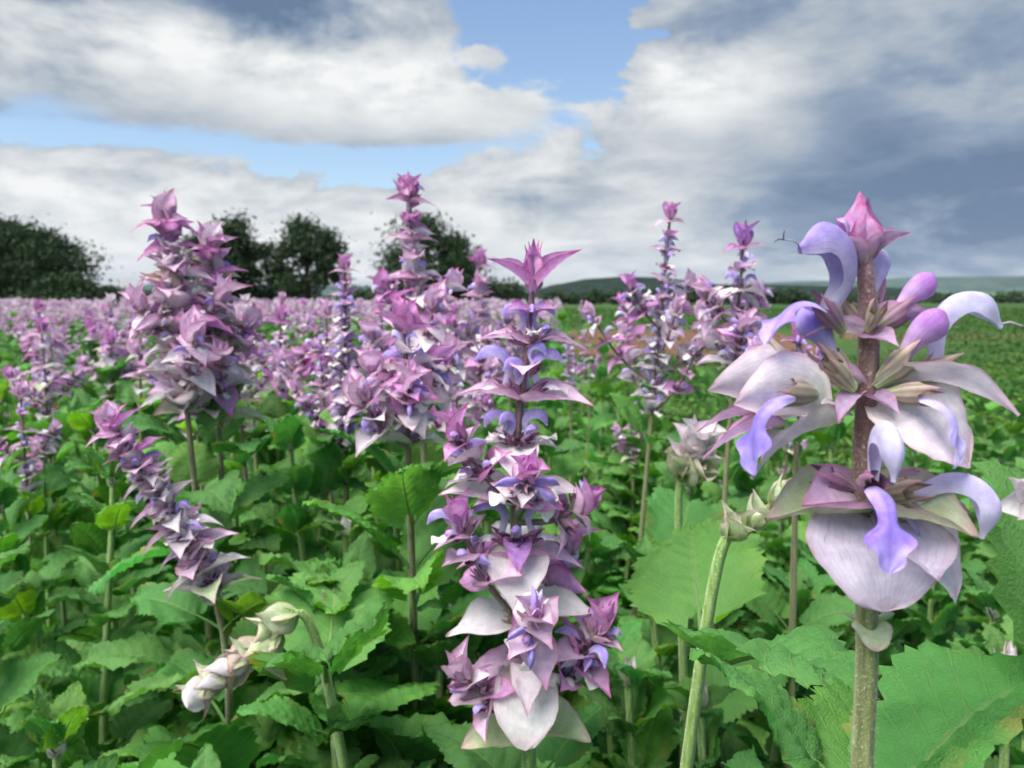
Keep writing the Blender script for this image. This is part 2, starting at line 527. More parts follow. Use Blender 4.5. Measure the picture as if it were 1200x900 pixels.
def tube_md(pts, rad, col, n=10, square=.0, uvs=1.):
    pts = np.asarray(pts, float); k = len(pts)
    tan = np.gradient(pts, axis=0); tan /= np.linalg.norm(tan, axis=1)[:, None]
    ref = np.array([0, 1, 0.]) if abs(tan[0][1]) < .9 else np.array([1., 0, 0])
    P = np.zeros((k, n, 3))
    th = np.linspace(0, 2 * PI, n, endpoint=False)
    rr = 1 + square * np.cos(4 * th)
    rad = np.broadcast_to(np.asarray(rad, float), (k,))
    for i in range(k):
        a = np.cross(tan[i], ref); a /= np.linalg.norm(a); b = np.cross(a, tan[i])
        ref = b
        P[i] = pts[i] + rad[i] * rr[:, None] * (np.cos(th)[:, None] * a + np.sin(th)[:, None] * b)
    col = np.asarray(col, float)
    C = np.broadcast_to(col[:, None, :] if col.ndim == 2 else col, P.shape)
    if square:
        C = C * (1 + .22 * np.cos(4 * th))[None, :, None]
    return grid(P, np.clip(C, 0, 1), True)

def style_md(x, z):
    a = np.array([[x, 0, z], [x + .003, 0, z - .0006], [x + .006, 0, z - .003]])
    m1 = tube_md(a, [.00028, .00024, .0002], (.60, .50, .62), 5)
    e = a[-1]
    m2 = tube_md([e, e + (.0012, .0006, .0004), e + (.0022, .0012, .0013)], [.0002, .00018, .0001], (.12, .07, .12), 5)
    m3 = tube_md([e, e + (.001, -.0005, -.0008), e + (.0013, -.001, -.0022)], [.0002, .00018, .0001], (.12, .07, .12), 5)
    return join([m1, m2, m3])

def leaf_md(L, W, seed, fold=.25, b0=.15, b1=-.7, nt=41, nu=13, teeth=.055, lobe=.16, tint=(1, 1, 1), edge=(1, 1, 1), twist=.0, pet=.0):
    rng = random.Random(seed)
    t = np.linspace(0, 1, nt)[:, None]; u = np.linspace(-1, 1, nu)[None, :]
    f = np.sin(PI * t ** .58) ** .78
    f = f * (1 - .18 * ss(t, .5, .95))
    f[0] = .22; f[-1] = .015
    tooth = np.where(np.arange(nt) % 2 == 0, 1., -1.)[:, None] * teeth * (.5 + .5 * np.array([rng.uniform(.4, 1.5) for _ in range(nt)])[:, None])
    big = teeth * .9 * np.sin(t * 34 + seed)
    edgew = ss(np.abs(u), .72, 1.)
    w = W / 2 * (f + (tooth + big) * edgew * np.sqrt(f))
    th = b0 + (b1 - b0) * t ** 1.2
    ds = L / (nt - 1)
    cx = np.concatenate([[0], np.cumsum(np.cos(th[:-1, 0]) * ds)])[:, None]
    cz = np.concatenate([[0], np.cumsum(np.sin(th[:-1, 0]) * ds)])[:, None]
    au = np.abs(u)
    nn = fold * w * au
    ph = (t - .27 * au) * 9
    nn = nn + .017 * W * np.cos(2 * PI * ph + PI) * ss(au, .04, .3) * (1 - .5 * ss(au, .8, 1)) * 2.0
    nn = nn - .02 * W * np.exp(-(u / .1) ** 2)
    wv = wob(rng, 6, .26); wr = wob(rng, 8, .035)
    nn = nn + W * wr(t * 11, u * 8) * ss(au, .05, .4)
    nn = nn + W * wv(t * 3.6, u * 1.5) * au ** 1.3 + W * .22 * rng.uniform(-.6, .6) * au ** 2 * np.sin(t * 3)
    nn = nn + twist * w * u * t
    back = -lobe * L * au ** 2 * (1 - t) ** 3
    X = cx + back * np.cos(th) - nn * np.sin(th)
    Z = cz + back * np.sin(th) + nn * np.cos(th)
    Y = w * u * (1 - .06 * fold) + 0 * X
    P = np.stack([X, Y, Z], -1)
    C = lerp(tint, edge, ss(au + 0 * t, .75, 1.0) * .6 + .4 * ss(t + 0 * u, .7, 1.))
    n2 = wob(rng, 6, .22)
    C = C * (1 + n2(t * 5, u * 4)[..., None])
    m = grid(P, np.clip(C, 0, 3))
    if pet > 0:
        pts = [(-pet + pet * i / 5, 0, -.18 * pet * (1 - i / 5) ** 2) for i in range(6)]
        tb = tube_md(pts, np.linspace(.0022, .0016, 6) * (L / .11) ** .5, (2.1, 1.55, 1.9), 6)
        mr = [(cx[i, 0], 0, cz[i, 0] - .02 * W - .0004) for i in range(0, nt, 4)]
        rb = tube_md(mr, np.linspace(.0016, .0003, len(mr)) * (L / .11) ** .5, (2.1, 1.55, 1.9), 5)
        for q in (tb, rb):
            q.uv[:, 0] = .5 ; q.uv[:, 1] = .05
        m = join([m, tb, rb])
        m.v[:, 0] += pet
    return m

KIT = {}     # name -> (MD, mesh, material index for merged meshes)
def kit(key, md, mat, nm):
    KIT[key] = (md, to_mesh(nm, md, mat), {M_LEAF: 0, M_STEM: 1, M_BRACT: 2, M_PETAL: 2, M_CALYX: 2}[mat])

for i, kd in enumerate(('magenta', 'purple', 'pink', 'pale', 'white', 'green', 'dusky', 'dry', 'lilac')):
    for j, (cup, b0, b1, W) in enumerate(((.85, .25, -.55, .80), (1.15, .45, -.10, .86), (.6, .15, -1.05, .74), (1.25, .0, .65, .70), (1.35, .35, -.35, 1.0), (.55, .1, -.95, .98))):
        kit(f"bract_{kd}_{j}", bract_md(1., W, cup, b0, b1, kd, i * 10 + j, tail=.75 if j < 4 else .22, rnd=.38 if j == 5 else 0.), M_BRACT, "bract_" + kd)
for j in range(3):
    kit(f"calyx_{j}", calyx_md(tone=j), M_CALYX, "calyx")
for k_ in range(4):
    for j, (L, arc, a0, w, dep) in enumerate(((.024, 2.5, 1.15, .0040, .0050), (.021, 2.9, 1.3, .0042, .0052), (.014, 1.2, .75, .0032, .0040))):
        kit(f"up_{k_}_{j}", lip_up_md(L, arc, a0, w, dep, k_), M_PETAL, "upper_lip")
for k_ in range(3):
    for j in range(2):
        kit(f"low_{k_}_{j}", lip_low_md(kind=k_, a1=(-1.35, -1.0)[j], seed=j), M_PETAL, "lower_lip")
for k_ in range(4):
    for j, (L, arc, a0) in enumerate(((.030, 2.35, 1.15), (.027, 3.0, 1.25), (.020, .9, .45))):
        kit(f"uph_{k_}_{j}", lip_up_md(L, arc, a0, .0026, .0064, k_, 28, 17) if j < 2 else lip_up_md(.016, .5, .35, .0031, .0040, k_, 28, 17, bud=True), M_PETAL, "upper_lip")
for k_ in range(3):
    kit(f"tongue_{k_}", lip_low_md(.026, k_, 30, 15, -.25, -1.75, .0052, 1.0, tongue=True), M_PETAL, "lower_lip")
def add_style(key, md, nt, nu):
    P = md.v.reshape(nt, nu, 3)
    t = P[-2].mean(0)
    kit("style_" + key, style_md(t[0], t[2]), M_PETAL, "style")
for k_ in range(4):
    for j in range(2):
        add_style(f"uph_{k_}_{j}", KIT[f"uph_{k_}_{j}"][0], 28, 17)
        add_style(f"up_{k_}_{j}", KIT[f"up_{k_}_{j}"][0], 20, 11)
kit("uph_disc", lip_up_md(.028, 2.3, 1.2, .0034, .0098, 1, 28, 17, tip=.08), M_PETAL, "upper_lip")
add_style("uph_disc", KIT["uph_disc"][0], 28, 17)
LEAVES = 11
lr = random.Random(5)
for j in range(LEAVES):
    tn = [(1, 1, 1), (.9, .95, 1.1), (1.25, 1.12, .9), (.85, .9, 1.0), (1.1, 1.0, 1.15)][j % 5] if j < 10 else (1.55, 1.2, .85)
    ed = [(1.2, 1.1, .9), (1, 1, 1), (1.9, 1.4, .7), (1.1, 1.1, 1), (1.5, 1.25, .9)][j % 5]
    kit(f"leaf_{j}", leaf_md(.12, .12 * lr.uniform(.66, .86), 40 + j, lr.uniform(.05, .42), lr.uniform(.15, .45), lr.uniform(-1.15, -.35),
                             lobe=lr.uniform(.08, .2), tint=tn, edge=ed, twist=lr.uniform(-.3, .3), pet=lr.uniform(.025, .05)), M_LEAF, "leaf")

def mat4(pos, axis, az, el, roll=0., sc=1., sy=None):
    """local +X leaves the axis at azimuth az (0 = +X, -90 = towards camera), raised by el"""
    q = Vector((0, 0, 1)).rotation_difference(Vector(axis))
    scm = Matrix.Diagonal((sc, sc if sy is None else sy, sc, 1))
    return (Matrix.Translation(pos) @ q.to_matrix().to_4x4() @ Matrix.Rotation(az, 4, 'Z') @ Matrix.Rotation(-el, 4, 'Y')
            @ Matrix.Rotation(roll, 4, 'X') @ scm)

def path_fn(pts, arc=False):
    """Catmull-Rom curve through pts -> function of s in 0..1 giving point, tangent"""
    P = [Vector(p) for p in pts]
    n = len(P) - 1
    def f(s):
        s = min(max(s, 0), 1) * n
        i = min(int(s), n - 1); t = s - i
        p0 = P[i - 1] if i > 0 else P[0] * 2 - P[1]
        p1, p2 = P[i], P[i + 1]
        p3 = P[i + 2] if i + 2 <= n else P[n] * 2 - P[n - 1]
        return .5 * ((2 * p1) + (p2 - p0) * t + (2 * p0 - 5 * p1 + 4 * p2 - p3) * t * t + (3 * p1 - p0 - 3 * p2 + p3) * t ** 3)
    K = 120
    if arc:
        q = [f(i / K) for i in range(K + 1)]
        cum = np.concatenate([[0], np.cumsum([(q[i + 1] - q[i]).length for i in range(K)])]); cum /= cum[-1]
        raw = np.linspace(0, 1, K + 1)
    def g(s):
        if arc:
            s = float(np.interp(s, cum, raw))
        a, b = f(s - .01), f(s + .01)
        return f(s), (b - a).normalized()
    return g

class Plan:
    """a plant as a list of pieces in the coordinates of its base"""
    def __init__(s, origin):
        s.o = Vector((origin[0], origin[1], 0))
        s.parts = []            # (name, kitkey or MD, matrix, subs)
    def piece(s, name, key, M, subs=()):
        s.parts.append((name, key, Matrix.Translation(-s.o) @ M, subs))
    def tube(s, name, pts, rad, col, n=12, square=.10, segs=24, arc=False):
        g = path_fn(pts, arc)
        ps = [g(i / segs)[0] - s.o for i in range(segs + 1)]
        rr = np.interp(np.linspace(0, 1, segs + 1), np.linspace(0, 1, len(rad)), rad)
        cc = np.stack([np.interp(np.linspace(0, 1, segs + 1), np.linspace(0, 1, len(col)), [c[j] for c in col]) for j in range(3)], -1)
        s.parts.append((name, tube_md(ps, rr, cc, n, square), None, ()))
        return g
    def bract(s, pos, axis, az, el, L, kind, j, roll=0., wy=1.):
        s.piece('bract', f"bract_{kind}_{j}", mat4(pos, axis, az, el, roll, L, L * wy))
    def flower(s, pos, axis, az, el, sc, cal=0, up=None, low=None, style=False, roll=0.):
        subs = []
        if up: subs.append(('upper_lip', up))
        if low: subs.append(('lower_lip', low))
        if style: subs.append(('style', 'style_' + up))
        s.piece('flower', f"calyx_{cal}", mat4(pos, axis, az, el, roll, sc), subs)
    def leaf(s, pos, axis, az, el, L, j, roll=0.):
        k = L / .12
        s.piece('leaf', f"leaf_{j % LEAVES}", mat4(pos, axis, az, el, roll, k))
    def build(s, name, label, group):
        root = bpy.data.objects.new(name, None)
        root.empty_display_size = .05
        COL.objects.link(root)
        root.location = s.o
        tag(root, label, 'plant', group)
        for nm, key, M, subs in s.parts:
            if isinstance(key, MD):
                obj(nm, to_mesh(nm, key, {'stem': M_STEM, 'side_branch': M_STEM}.get(nm, M_STEM)), root)
            else:
                p = obj(nm, KIT[key][1], root, M)
                for sn, sk in subs:
                    obj(sn, KIT[sk][1], p)
        return root
    def merged(s):
        """stem / foliage / flower head as three meshes, for plants too far to show their pieces"""
        b = {'stem': [], 'flower_spike': []}
        lv = []
        for nm, key, M, subs in s.parts:
            if isinstance(key, MD):
                b['stem'].append(key); continue
            md, _, mi = KIT[key]
            if nm == 'leaf':
                lv.append((KIT[key][1], M)); continue
            tgt = 'flower_spike'
            b[tgt].append(xform(md, M, 0))
            for sn, sk in subs:
                b[tgt].append(xform(KIT[sk][0], M, 0))
        mats = {'stem': M_STEM, 'flower_spike': M_BRACT}
        return {k: to_mesh(k, join(v), mats[k]) for k, v in b.items() if v}, lv

GREEN = (.20, .32, .08); BROWNP = (.17, .10, .085); OLIVE = (.17, .20, .07); PURP = (.19, .09, .13)

def tuft(pl, pos, axis, rng, L, kind='magenta', az0=0., n=6):
    """closed bud at the tip of a spike"""
    for i in range(n):
        k = i / max(1, n - 1)
        el = R(84 - 46 * k)
        pl.bract(pos, axis, az0 + i * 2.4 + rng.uniform(-.2, .2), el, L * (.82 + .35 * k) * rng.uniform(.9, 1.1), kind, 3 if k < .6 else 1, rng.uniform(-.15, .15), .95)

def whorl(pl, pos, axis, rng, az0, L, kinds, fl=3, fsc=1., lipk=0, lowk=0, dens=1., el=None, calt=0, age=.5):
    """a pair of bracts with flowers in their axils"""
    for h in range(2):
        a = az0 + PI * h + rng.uniform(-.15, .15)
        e = el if el is not None else R(rng.uniform(-5, 28))
        pl.bract(pos, axis, a, e, L * rng.uniform(.88, 1.12), rng.choice(kinds), rng.choice((0, 0, 1, 2)), rng.uniform(-.2, .2), rng.uniform(.9, 1.12))
        for i in range(fl):
            if rng.random() > dens: continue
            aa = a + (i - (fl - 1) / 2) * .62 + rng.uniform(-.12, .12)
            r = rng.random()
            if r < age:
                up, low = f"uph_{rng.choice((lipk, 1, 3))}_0", f"low_{lowk}_{rng.randrange(2)}"
            elif r < age + .3:
                up, low = f"up_{2 if rng.random() < .6 else 1}_2", None
            else:
                up = low = None
            pl.flower(Vector(pos) + Vector(axis) * .002, axis, aa, R(rng.uniform(18, 45)), fsc * rng.uniform(.8, 1.05), rng.choice((calt, 0, 2)), up, low)

def side_branch(pl, p0, p1, rng, n=3, L=.022, fsc=.75, toward=None, kinds=('pink', 'magenta', 'pale'), rad=.0016, dens=.8, lipk=0):
    p0, p1 = Vector(p0), Vector(p1)
    mid = (p0 + p1) / 2 - Vector((0, 0, (p1 - p0).length * .10)) + (p1 - p0) * .05
    g = pl.tube('side_branch', [p0, mid, p1], [rad * 1.1, rad, rad * .7], [OLIVE, PURP, PURP], 8, .06, 10)
    tip, ax = g(1.)
    tuft(pl, tip, (ax + Vector((0, 0, .4))).normalized(), rng, L * .90, rng.choice(('magenta', 'pink', 'pink')), rng.uniform(0, 6), 5)
    for i in range(n):
        s = 1 - .10 - i * (.62 / max(1, n))
        p, ax = g(s)
        whorl(pl, p, ax, rng, rng.uniform(0, 6), L * (.85 + .18 * i), kinds, 2, fsc, lipk, 0, dens, age=.3)

def generic(origin, top, rng, spike=.30, nodes=9, branches=4, Lb=.026, leaves=6, lipk=0, kinds=None, lean=(0, 0), tall_leaf=.15, leafL=.13, fl=3, dens=.85, blen=.09, via=None, stemr=.0036, age=.45, leaf_low=.12, column=False, tuftk=None):
    """whole clary plant: stem from the soil to `top`, spike over the last part, opposite leaves below"""
    pl = Plan(origin)
    o = Vector((origin[0], origin[1], 0)); top = Vector(top)
    pts = [o + Vector((0, 0, -.03))] + ([Vector(v) for v in via] if via else [o.lerp(top, .35) + Vector((rng.uniform(-.02, .02), rng.uniform(-.02, .02), 0)), o.lerp(top, .68) + Vector((rng.uniform(-.012, .012), 0, 0))]) + [top]
    Ltot = sum((pts[i + 1] - pts[i]).length for i in range(len(pts) - 1))
    g = pl.tube('stem', pts, [stemr * 1.5, stemr * 1.25, stemr, stemr * .5], [GREEN, GREEN, OLIVE, BROWNP], 10, .10, 28, True)
    s0 = 1 - spike / Ltot
    kinds = kinds or ('pale', 'pink', 'white')
    tp, ax = g(1.)
    tuft(pl, tp, ax, rng, Lb * .80, tuftk or ('magenta' if rng.random() < .75 else 'purple'), 0, 7)
    for i in range(nodes):
        k = (i + .25) / nodes
        s = 1 - (1 - s0) * k ** .95
        p, ax = g(s)
        kk = ('magenta', 'pink') if k < .16 else (('pink', 'pale', 'pink') if k < .4 else (kinds if k < .85 else ('white', 'green', 'pale')))
        if column:
            for h in range(11):
                pl.bract(p + ax * rng.uniform(-.009, .009), ax, i * .9 + h * .571 + rng.uniform(-.3, .3), R(rng.uniform(0, 68)), Lb * (.66 + .26 * min(1, k * 2.5)) * rng.uniform(.5, 1.1),
                         rng.choice(('pink', 'magenta')) if k < .10 or rng.random() < .07 else rng.choice(kinds), rng.choice((0, 1, 2, 3, 4)), rng.uniform(-.9, .9), rng.uniform(.5, 1.0))
        whorl(pl, p, ax, rng, i * PI / 2 + .3, Lb * (.80 + .50 * k), kk, fl if k > .12 else 1, .7 + .35 * k, lipk, 0, dens, age=age if k > .15 else .1)
    for b in range(branches):
        k = .45 + .55 * (b // 2 + .6) / max(1, (branches + 1) // 2)
        p, ax = g(1 - (1 - s0) * min(k, 1.05))
        a = (b % 2) * PI + (b // 2) * PI / 2 + rng.uniform(-.4, .4) + .3
        ln = blen * (.7 + .7 * (k - .45) / .55) * rng.uniform(.8, 1.15)
        d = Vector((math.cos(a), math.sin(a), 0))
        side_branch(pl, p, p + d * ln * .66 + Vector((0, 0, ln * .70)), rng, 3, Lb * .85, .75, dens=dens, lipk=lipk)
    # leaves
    zs = np.linspace(leaf_low, max(leaf_low + .02, s0 - .02), max(1, leaves))
    for i, s in enumerate(zs):
        p, ax = g(s)
        frac = i / max(1, leaves - 1)
        for h in range(2):
            a = i * PI / 2 + h * PI + rng.uniform(-.35, .35) + origin[0] * 3
            pl.leaf(p, ax.lerp(Vector((0, 0, 1)), .5), a, R(rng.uniform(5, 42)), leafL * (1.25 - .65 * frac) * rng.uniform(.8, 1.15), rng.randrange(LEAVES), rng.uniform(-.35, .35))
    return pl

# ------------------------------------------------------------------ ground and far setting
def mat_ground(name, cols, scale, bumpd, bscale=None):
    k = NT(name)
    tco = k.n("TexCoord"); P = tco.outputs["Object"]
    n1 = k.noise(P, scale, 8, .62, .3); n2 = k.noise(P, scale * 7, 5, .6)
    col = k.mix(k.step(n1, .35, .65), cols[0], cols[1])
    col = k.mix(k.m('MULTIPLY', k.step(n2, .5, .72), .7), col, cols[2])
    nb = k.bump(k.m('ADD', n1, n2), .8, bumpd)
    return k.finish(col, .9, .15, nb)

def sheet(name, quads, z, mat, n=1):
    vs, fs = [], []
    for q in quads:
        b = len(vs)
        vs += [(x, y, z) for x, y in q]; fs.append((b, b + 1, b + 2, b + 3))
    me = bpy.data.meshes.new(name); me.from_pydata(vs, [], fs); me.materials.append(mat)
    o = obj(name, me); o["kind"] = "structure"
    return o

M_GRASS = mat_ground("grassland", ((.032, .10, .016), (.06, .145, .024), (.085, .125, .035)), .35, .05)
M_SOIL = mat_ground("soil", ((.055, .033, .022), (.09, .052, .034), (.125, .078, .052)), 9, .03)
M_BAND = mat_ground("tilled_soil", ((.105, .055, .032), (.15, .082, .05), (.10, .085, .04)), 1.2, .05)
M_FARF = mat_ground("far_field", ((.05, .13, .03), (.08, .17, .045), (.11, .18, .06)), .02, .2)
M_PALEF = mat_ground("pale_field", ((.05, .11, .085), (.09, .16, .13), (.045, .10, .06)), .02, .1)

def mat_grass():
    k = NT("grassland")
    P = k.n("TexCoord").outputs["Object"]
    mp = k.n("Mapping"); k.put(mp.inputs["Vector"], P); mp.inputs["Scale"].default_value = (.35, 1, 1)
    a = k.noise(mp.outputs[0], .06, 4, .6, .3); b = k.noise(mp.outputs[0], .9, 5, .65); c = k.noise(P, 7, 4, .6)
    col = k.mix(k.step(a, .38, .62), (.026, .068, .018), (.048, .10, .024))
    col = k.mix(k.m('MULTIPLY', k.step(b, .45, .68), .75), col, (.075, .10, .034))
    col = k.mix(k.m('MULTIPLY', k.step(c, .52, .7), .6), col, (.022, .07, .014))
    return k.finish(col, .9, .1, k.bump(k.m('ADD', b, c), .9, .08))
M_GRASS = mat_grass()
sheet("ground", [[(-3500, -60), (3500, -60), (3500, 5200), (-3500, 5200)]], 0.0, M_GRASS)

def soil_bed():
    rng = np.random.default_rng(3)
    nx, ny = 130, 150
    x = np.linspace(-13, 4.2, nx); y = np.linspace(-.8, 14, ny)
    X, Y = np.meshgrid(x, y)
    Z = .012 + .022 * np.sin(X * 9.2) + rng.normal(0, .008, X.shape)
    Z = np.maximum(Z, .006)
    edge = ss(X, 4.2, 3.7) * ss(X, -13, -12.4) * ss(Y, -.8, -.5) * ss(Y, 14, 13.3)
    Z = .006 + (Z - .006) * edge
    P = np.stack([X, Y, Z], -1)
    o = obj("crop_soil", to_mesh("crop_soil", grid(P, np.ones(3)), M_SOIL)); o["kind"] = "structure"
soil_bed()
sheet("tilled_soil_strip", [[(1.0, 14.6), (6.0, 14.3), (8.5, 26), (1.6, 26.5)]], .006, M_BAND)
sheet("tilled_soil_strip", [[(8.6, 20.5), (24, 21.5), (26, 24), (9.5, 23.6)]], .010, M_BAND)

def hill(name, x0, x1, y, depth, prof, mat, n=90, m=16, seed=1, rough=.5):
    rng = random.Random(seed)
    ks = [(rng.uniform(.5, 3) * (2 ** (i % 5)), rng.uniform(0, 6.3), .5 ** (i % 5)) for i in range(15)]
    V = np.zeros((m, n, 3))
    for j in range(m):
        r = j / (m - 1)
        for i in range(n):
            f = i / (n - 1)
            h = float(np.interp(f, [p[0] for p in prof], [p[1] for p in prof]))
            nz = sum(a * math.sin(k * f * 9 + p + r * 3 * k * .3) for k, p, a in ks) / 3
            z = max(-.2, (h + rough * nz * h * .10) * math.sin(PI * min(1, r * 1.0)) ** .8) if 0 < j < m - 1 else -1.0
            V[j, i] = (x0 + (x1 - x0) * f, y + depth * r, z)
    o = obj(name, to_mesh(name, grid(V, np.ones(3)), mat)); o["kind"] = "structure"
    return o

def mat_forest(name, a, b, sc):
    k = NT(name)
    P = k.n("TexCoord").outputs["Object"]
    vor = k.n("TexVoronoi"); k.put(vor.inputs["Vector"], P); vor.inputs["Scale"].default_value = sc
    n1 = k.noise(P, sc * .35, 5, .6)
    col = k.mix(k.step(vor.outputs["Distance"], .1, .8), b, a)
    col = k.mix(k.step(n1, .4, .65), col, k.hsv(col, .49, 1., .65))
    nb = k.bump(k.m('SUBTRACT', 1., vor.outputs["Distance"]), 1., 6.)
    return k.finish(col, .95, .1, nb)
M_FOREST = mat_forest("forest_hill", (.008, .020, .013), (.014, .032, .018), .12)
M_BLUEHILL = mat_forest("far_hill", (.03, .06, .05), (.05, .09, .06), .02)
hill("hills", 18, 430, 760, 260, [(0, 8), (.06, 18), (.14, 24), (.25, 27), (.38, 25), (.5, 19), (.7, 17), (1, 15)], M_FOREST, seed=4)
hill("hills", -1500, 2900, 3000, 900, [(0, 70), (.2, 60), (.34, 72), (.42, 40), (.5, 62), (.6, 80), (.7, 95), (.82, 112), (1, 125)], M_BLUEHILL, n=160, seed=7, rough=.8)
hill("hills", 150, 1500, 1150, 420, [(0, 2), (.15, 6), (.3, 10), (.5, 14), (.75, 17), (1, 14)], M_FARF, seed=9, rough=.4)
hill("pale_fields", 110, 900, 620, 300, [(0, .5), (.12, 2), (.3, 4.6), (.6, 5.2), (1, 4.5)], M_PALEF, seed=12, rough=.5)

# trees beyond the field
def mat_tree(name, a, b):
    k = NT(name)
    att = k.n("Attribute", attribute_name="Col")
    P = k.n("TexCoord").outputs["Object"]
    n1 = k.noise(P, .9, 3)
    col = k.mix(k.step(n1, .35, .65), a, b)
    col = k.mix(1., col, att.outputs["Color"], 'MULTIPLY')
    return k.finish(col, .6, .25, None, .22)
M_TREE = mat_tree("tree_foliage", (.017, .038, .013), (.030, .060, .018))
def mat_bark():
    k = NT("bark")
    P = k.n("TexCoord").outputs["Object"]
    n1 = k.noise(P, 6, 6, .7)
    return k.finish(k.mix(n1, (.035, .026, .02), (.09, .07, .05)), .9, .1, k.bump(n1, .8, .03))
M_BARK = mat_bark()

def leaf_cards(cent, size, rng, c0=.7, c1=1.3, asp=.6):
    n = len(cent)
    a = rng.normal(size=(n, 3)); a /= np.linalg.norm(a, axis=1)[:, None]
    b = np.cross(a, rng.normal(size=(n, 3))); b /= np.linalg.norm(b, axis=1)[:, None]
    s = size * rng.uniform(.6, 1.35, (n, 1))
    nrm = np.cross(a, b)
    v = np.stack([cent - a * s, cent + b * s * asp + nrm * s * .2, cent + a * s, cent - b * s * asp + nrm * s * .2], 1).reshape(-1, 3)
    f = np.arange(4 * n).reshape(n, 4)
    c = np.repeat(rng.uniform(c0, c1, (n, 1)) * np.ones((1, 3)), 4, 0)
    return MD(v, f, np.tile([[0, .5], [.5, 0], [1, .5], [.5, 1]], (n, 1)), c)

def tree(px, py_top, d, wpx, label, seed, trunk=.26, clumps=46, per=150, flat=.9, low=.16, name="broadleaf_tree", size=.145, spread=1.):
    rng = np.random.default_rng(seed)
    per = int(per * 1.9)
    top = at(px, py_top, d)
    H = top.z; rx = wpx * d / 933 / 2
    root = bpy.data.objects.new(name, None); COL.objects.link(root)
    root.location = (top.x, d, 0)
    tag(root, label, 'tree', 'trees beyond the sage field')
    tubes = []
    tr = H * .028
    k = np.linspace(0, 1, 9)
    bend = rng.normal(0, .02 * H, 2)
    tubes.append(tube_md(np.stack([bend[0] * k ** 2, bend[1] * k ** 2, -.15 + k * H * .82], -1), tr * (1.35 - 1.15 * k), (1, 1, 1), 9))
    cz0, cz1 = H * low, H - rx * .22
    cl = []
    for i in range(clumps):
        while True:
            q = rng.uniform(-1, 1, 3)
            if .28 < np.linalg.norm(q) < 1: break
        hz = (cz0 + cz1) / 2 + q[2] * (cz1 - cz0) / 2
        kk = (hz - cz0) / (cz1 - cz0)
        wf = (.55 + .45 * math.sin(PI * min(1, kk * .9 + .18)))
        cl.append(np.array([q[0] * rx * wf, q[1] * rx * flat * wf, hz]))
    for c in cl[:16]:
        h0 = max(H * .12, c[2] * rng.uniform(.35, .62))
        kk = np.linspace(0, 1, 6)[:, None]
        b0 = np.array([bend[0] * (h0 / H) ** 2, bend[1] * (h0 / H) ** 2, h0])
        pts = b0 + (c - b0) * kk + np.array([0, 0, .10 * H]) * kk * (1 - kk)
        tubes.append(tube_md(pts, tr * .45 * (1.05 - .85 * kk[:, 0]), (1, 1, 1), 6))
    obj('trunk', to_mesh('trunk', join(tubes), M_BARK), root)
    cents = []
    for c in cl:
        rr = rx * rng.uniform(.16, .34) * spread
        p = rng.normal(size=(per, 3)) * np.array([rr, rr, rr * .7]) * .62
        cents.append(c + p)
    ce = np.concatenate(cents)
    ce = ce[ce[:, 2] > .25]
    ce[:, 2] = np.minimum(ce[:, 2], H + rng.uniform(-.3, .1, len(ce)))
    obj('crown', to_mesh('crown', leaf_cards(ce, size, rng), M_TREE, False), root)
    return root

tree(12, 244, 58, 150, "big dark broadleaf tree at the end of the sage rows, bulky and round", 1, clumps=110, per=190, low=.05)
tree(120, 334, 62, 80, "low dark bush sloping down from the big round tree", 2, clumps=30, per=120, low=.02, name="bush", size=.14)
tree(76, 316, 52, 100, "dark shrub at the foot of the big round tree", 12, clumps=36, per=120, low=.02, name="bush", size=.14)
tree(262, 241, 60, 112, "tall dark tree partly hidden behind the twin pale pink spikes", 3, clumps=56, per=130, low=.10)
tree(358, 247, 60, 96, "dark rounded tree with open branches and sky showing through", 4, clumps=46, per=105, low=.10)
tree(318, 330, 64, 90, "low bush between the tall tree and the open branched tree", 13, clumps=24, per=100, low=.02, name="bush", size=.14)
tree(500, 246, 60, 130, "dark tree behind the tallest mauve flower spike", 5, clumps=56, per=120, low=.08)
tree(565, 318, 64, 110, "smaller dark tree beside the tree behind the tallest spike", 6, clumps=30, per=110, low=.04)
tree(430, 335, 70, 90, "low bush beside the open branched tree", 14, clumps=22, per=90, low=.02, name="bush", size=.14)
tree(178, 338, 75, 110, "low bush in the gap beside the big round tree", 15, clumps=22, per=90, low=.02, name="bush", size=.14)
for i, (px, w, top) in enumerate(((690, 40, 338), (726, 46, 340), (764, 40, 342), (800, 52, 338), (845, 60, 330), (885, 50, 335), (655, 46, 340), (925, 60, 338))):
    tree(px, top, 190, w, "small dark round tree in the far hedge line under the hills", 30 + i, clumps=16, per=50, low=.02, name="hedge_tree", size=.5)

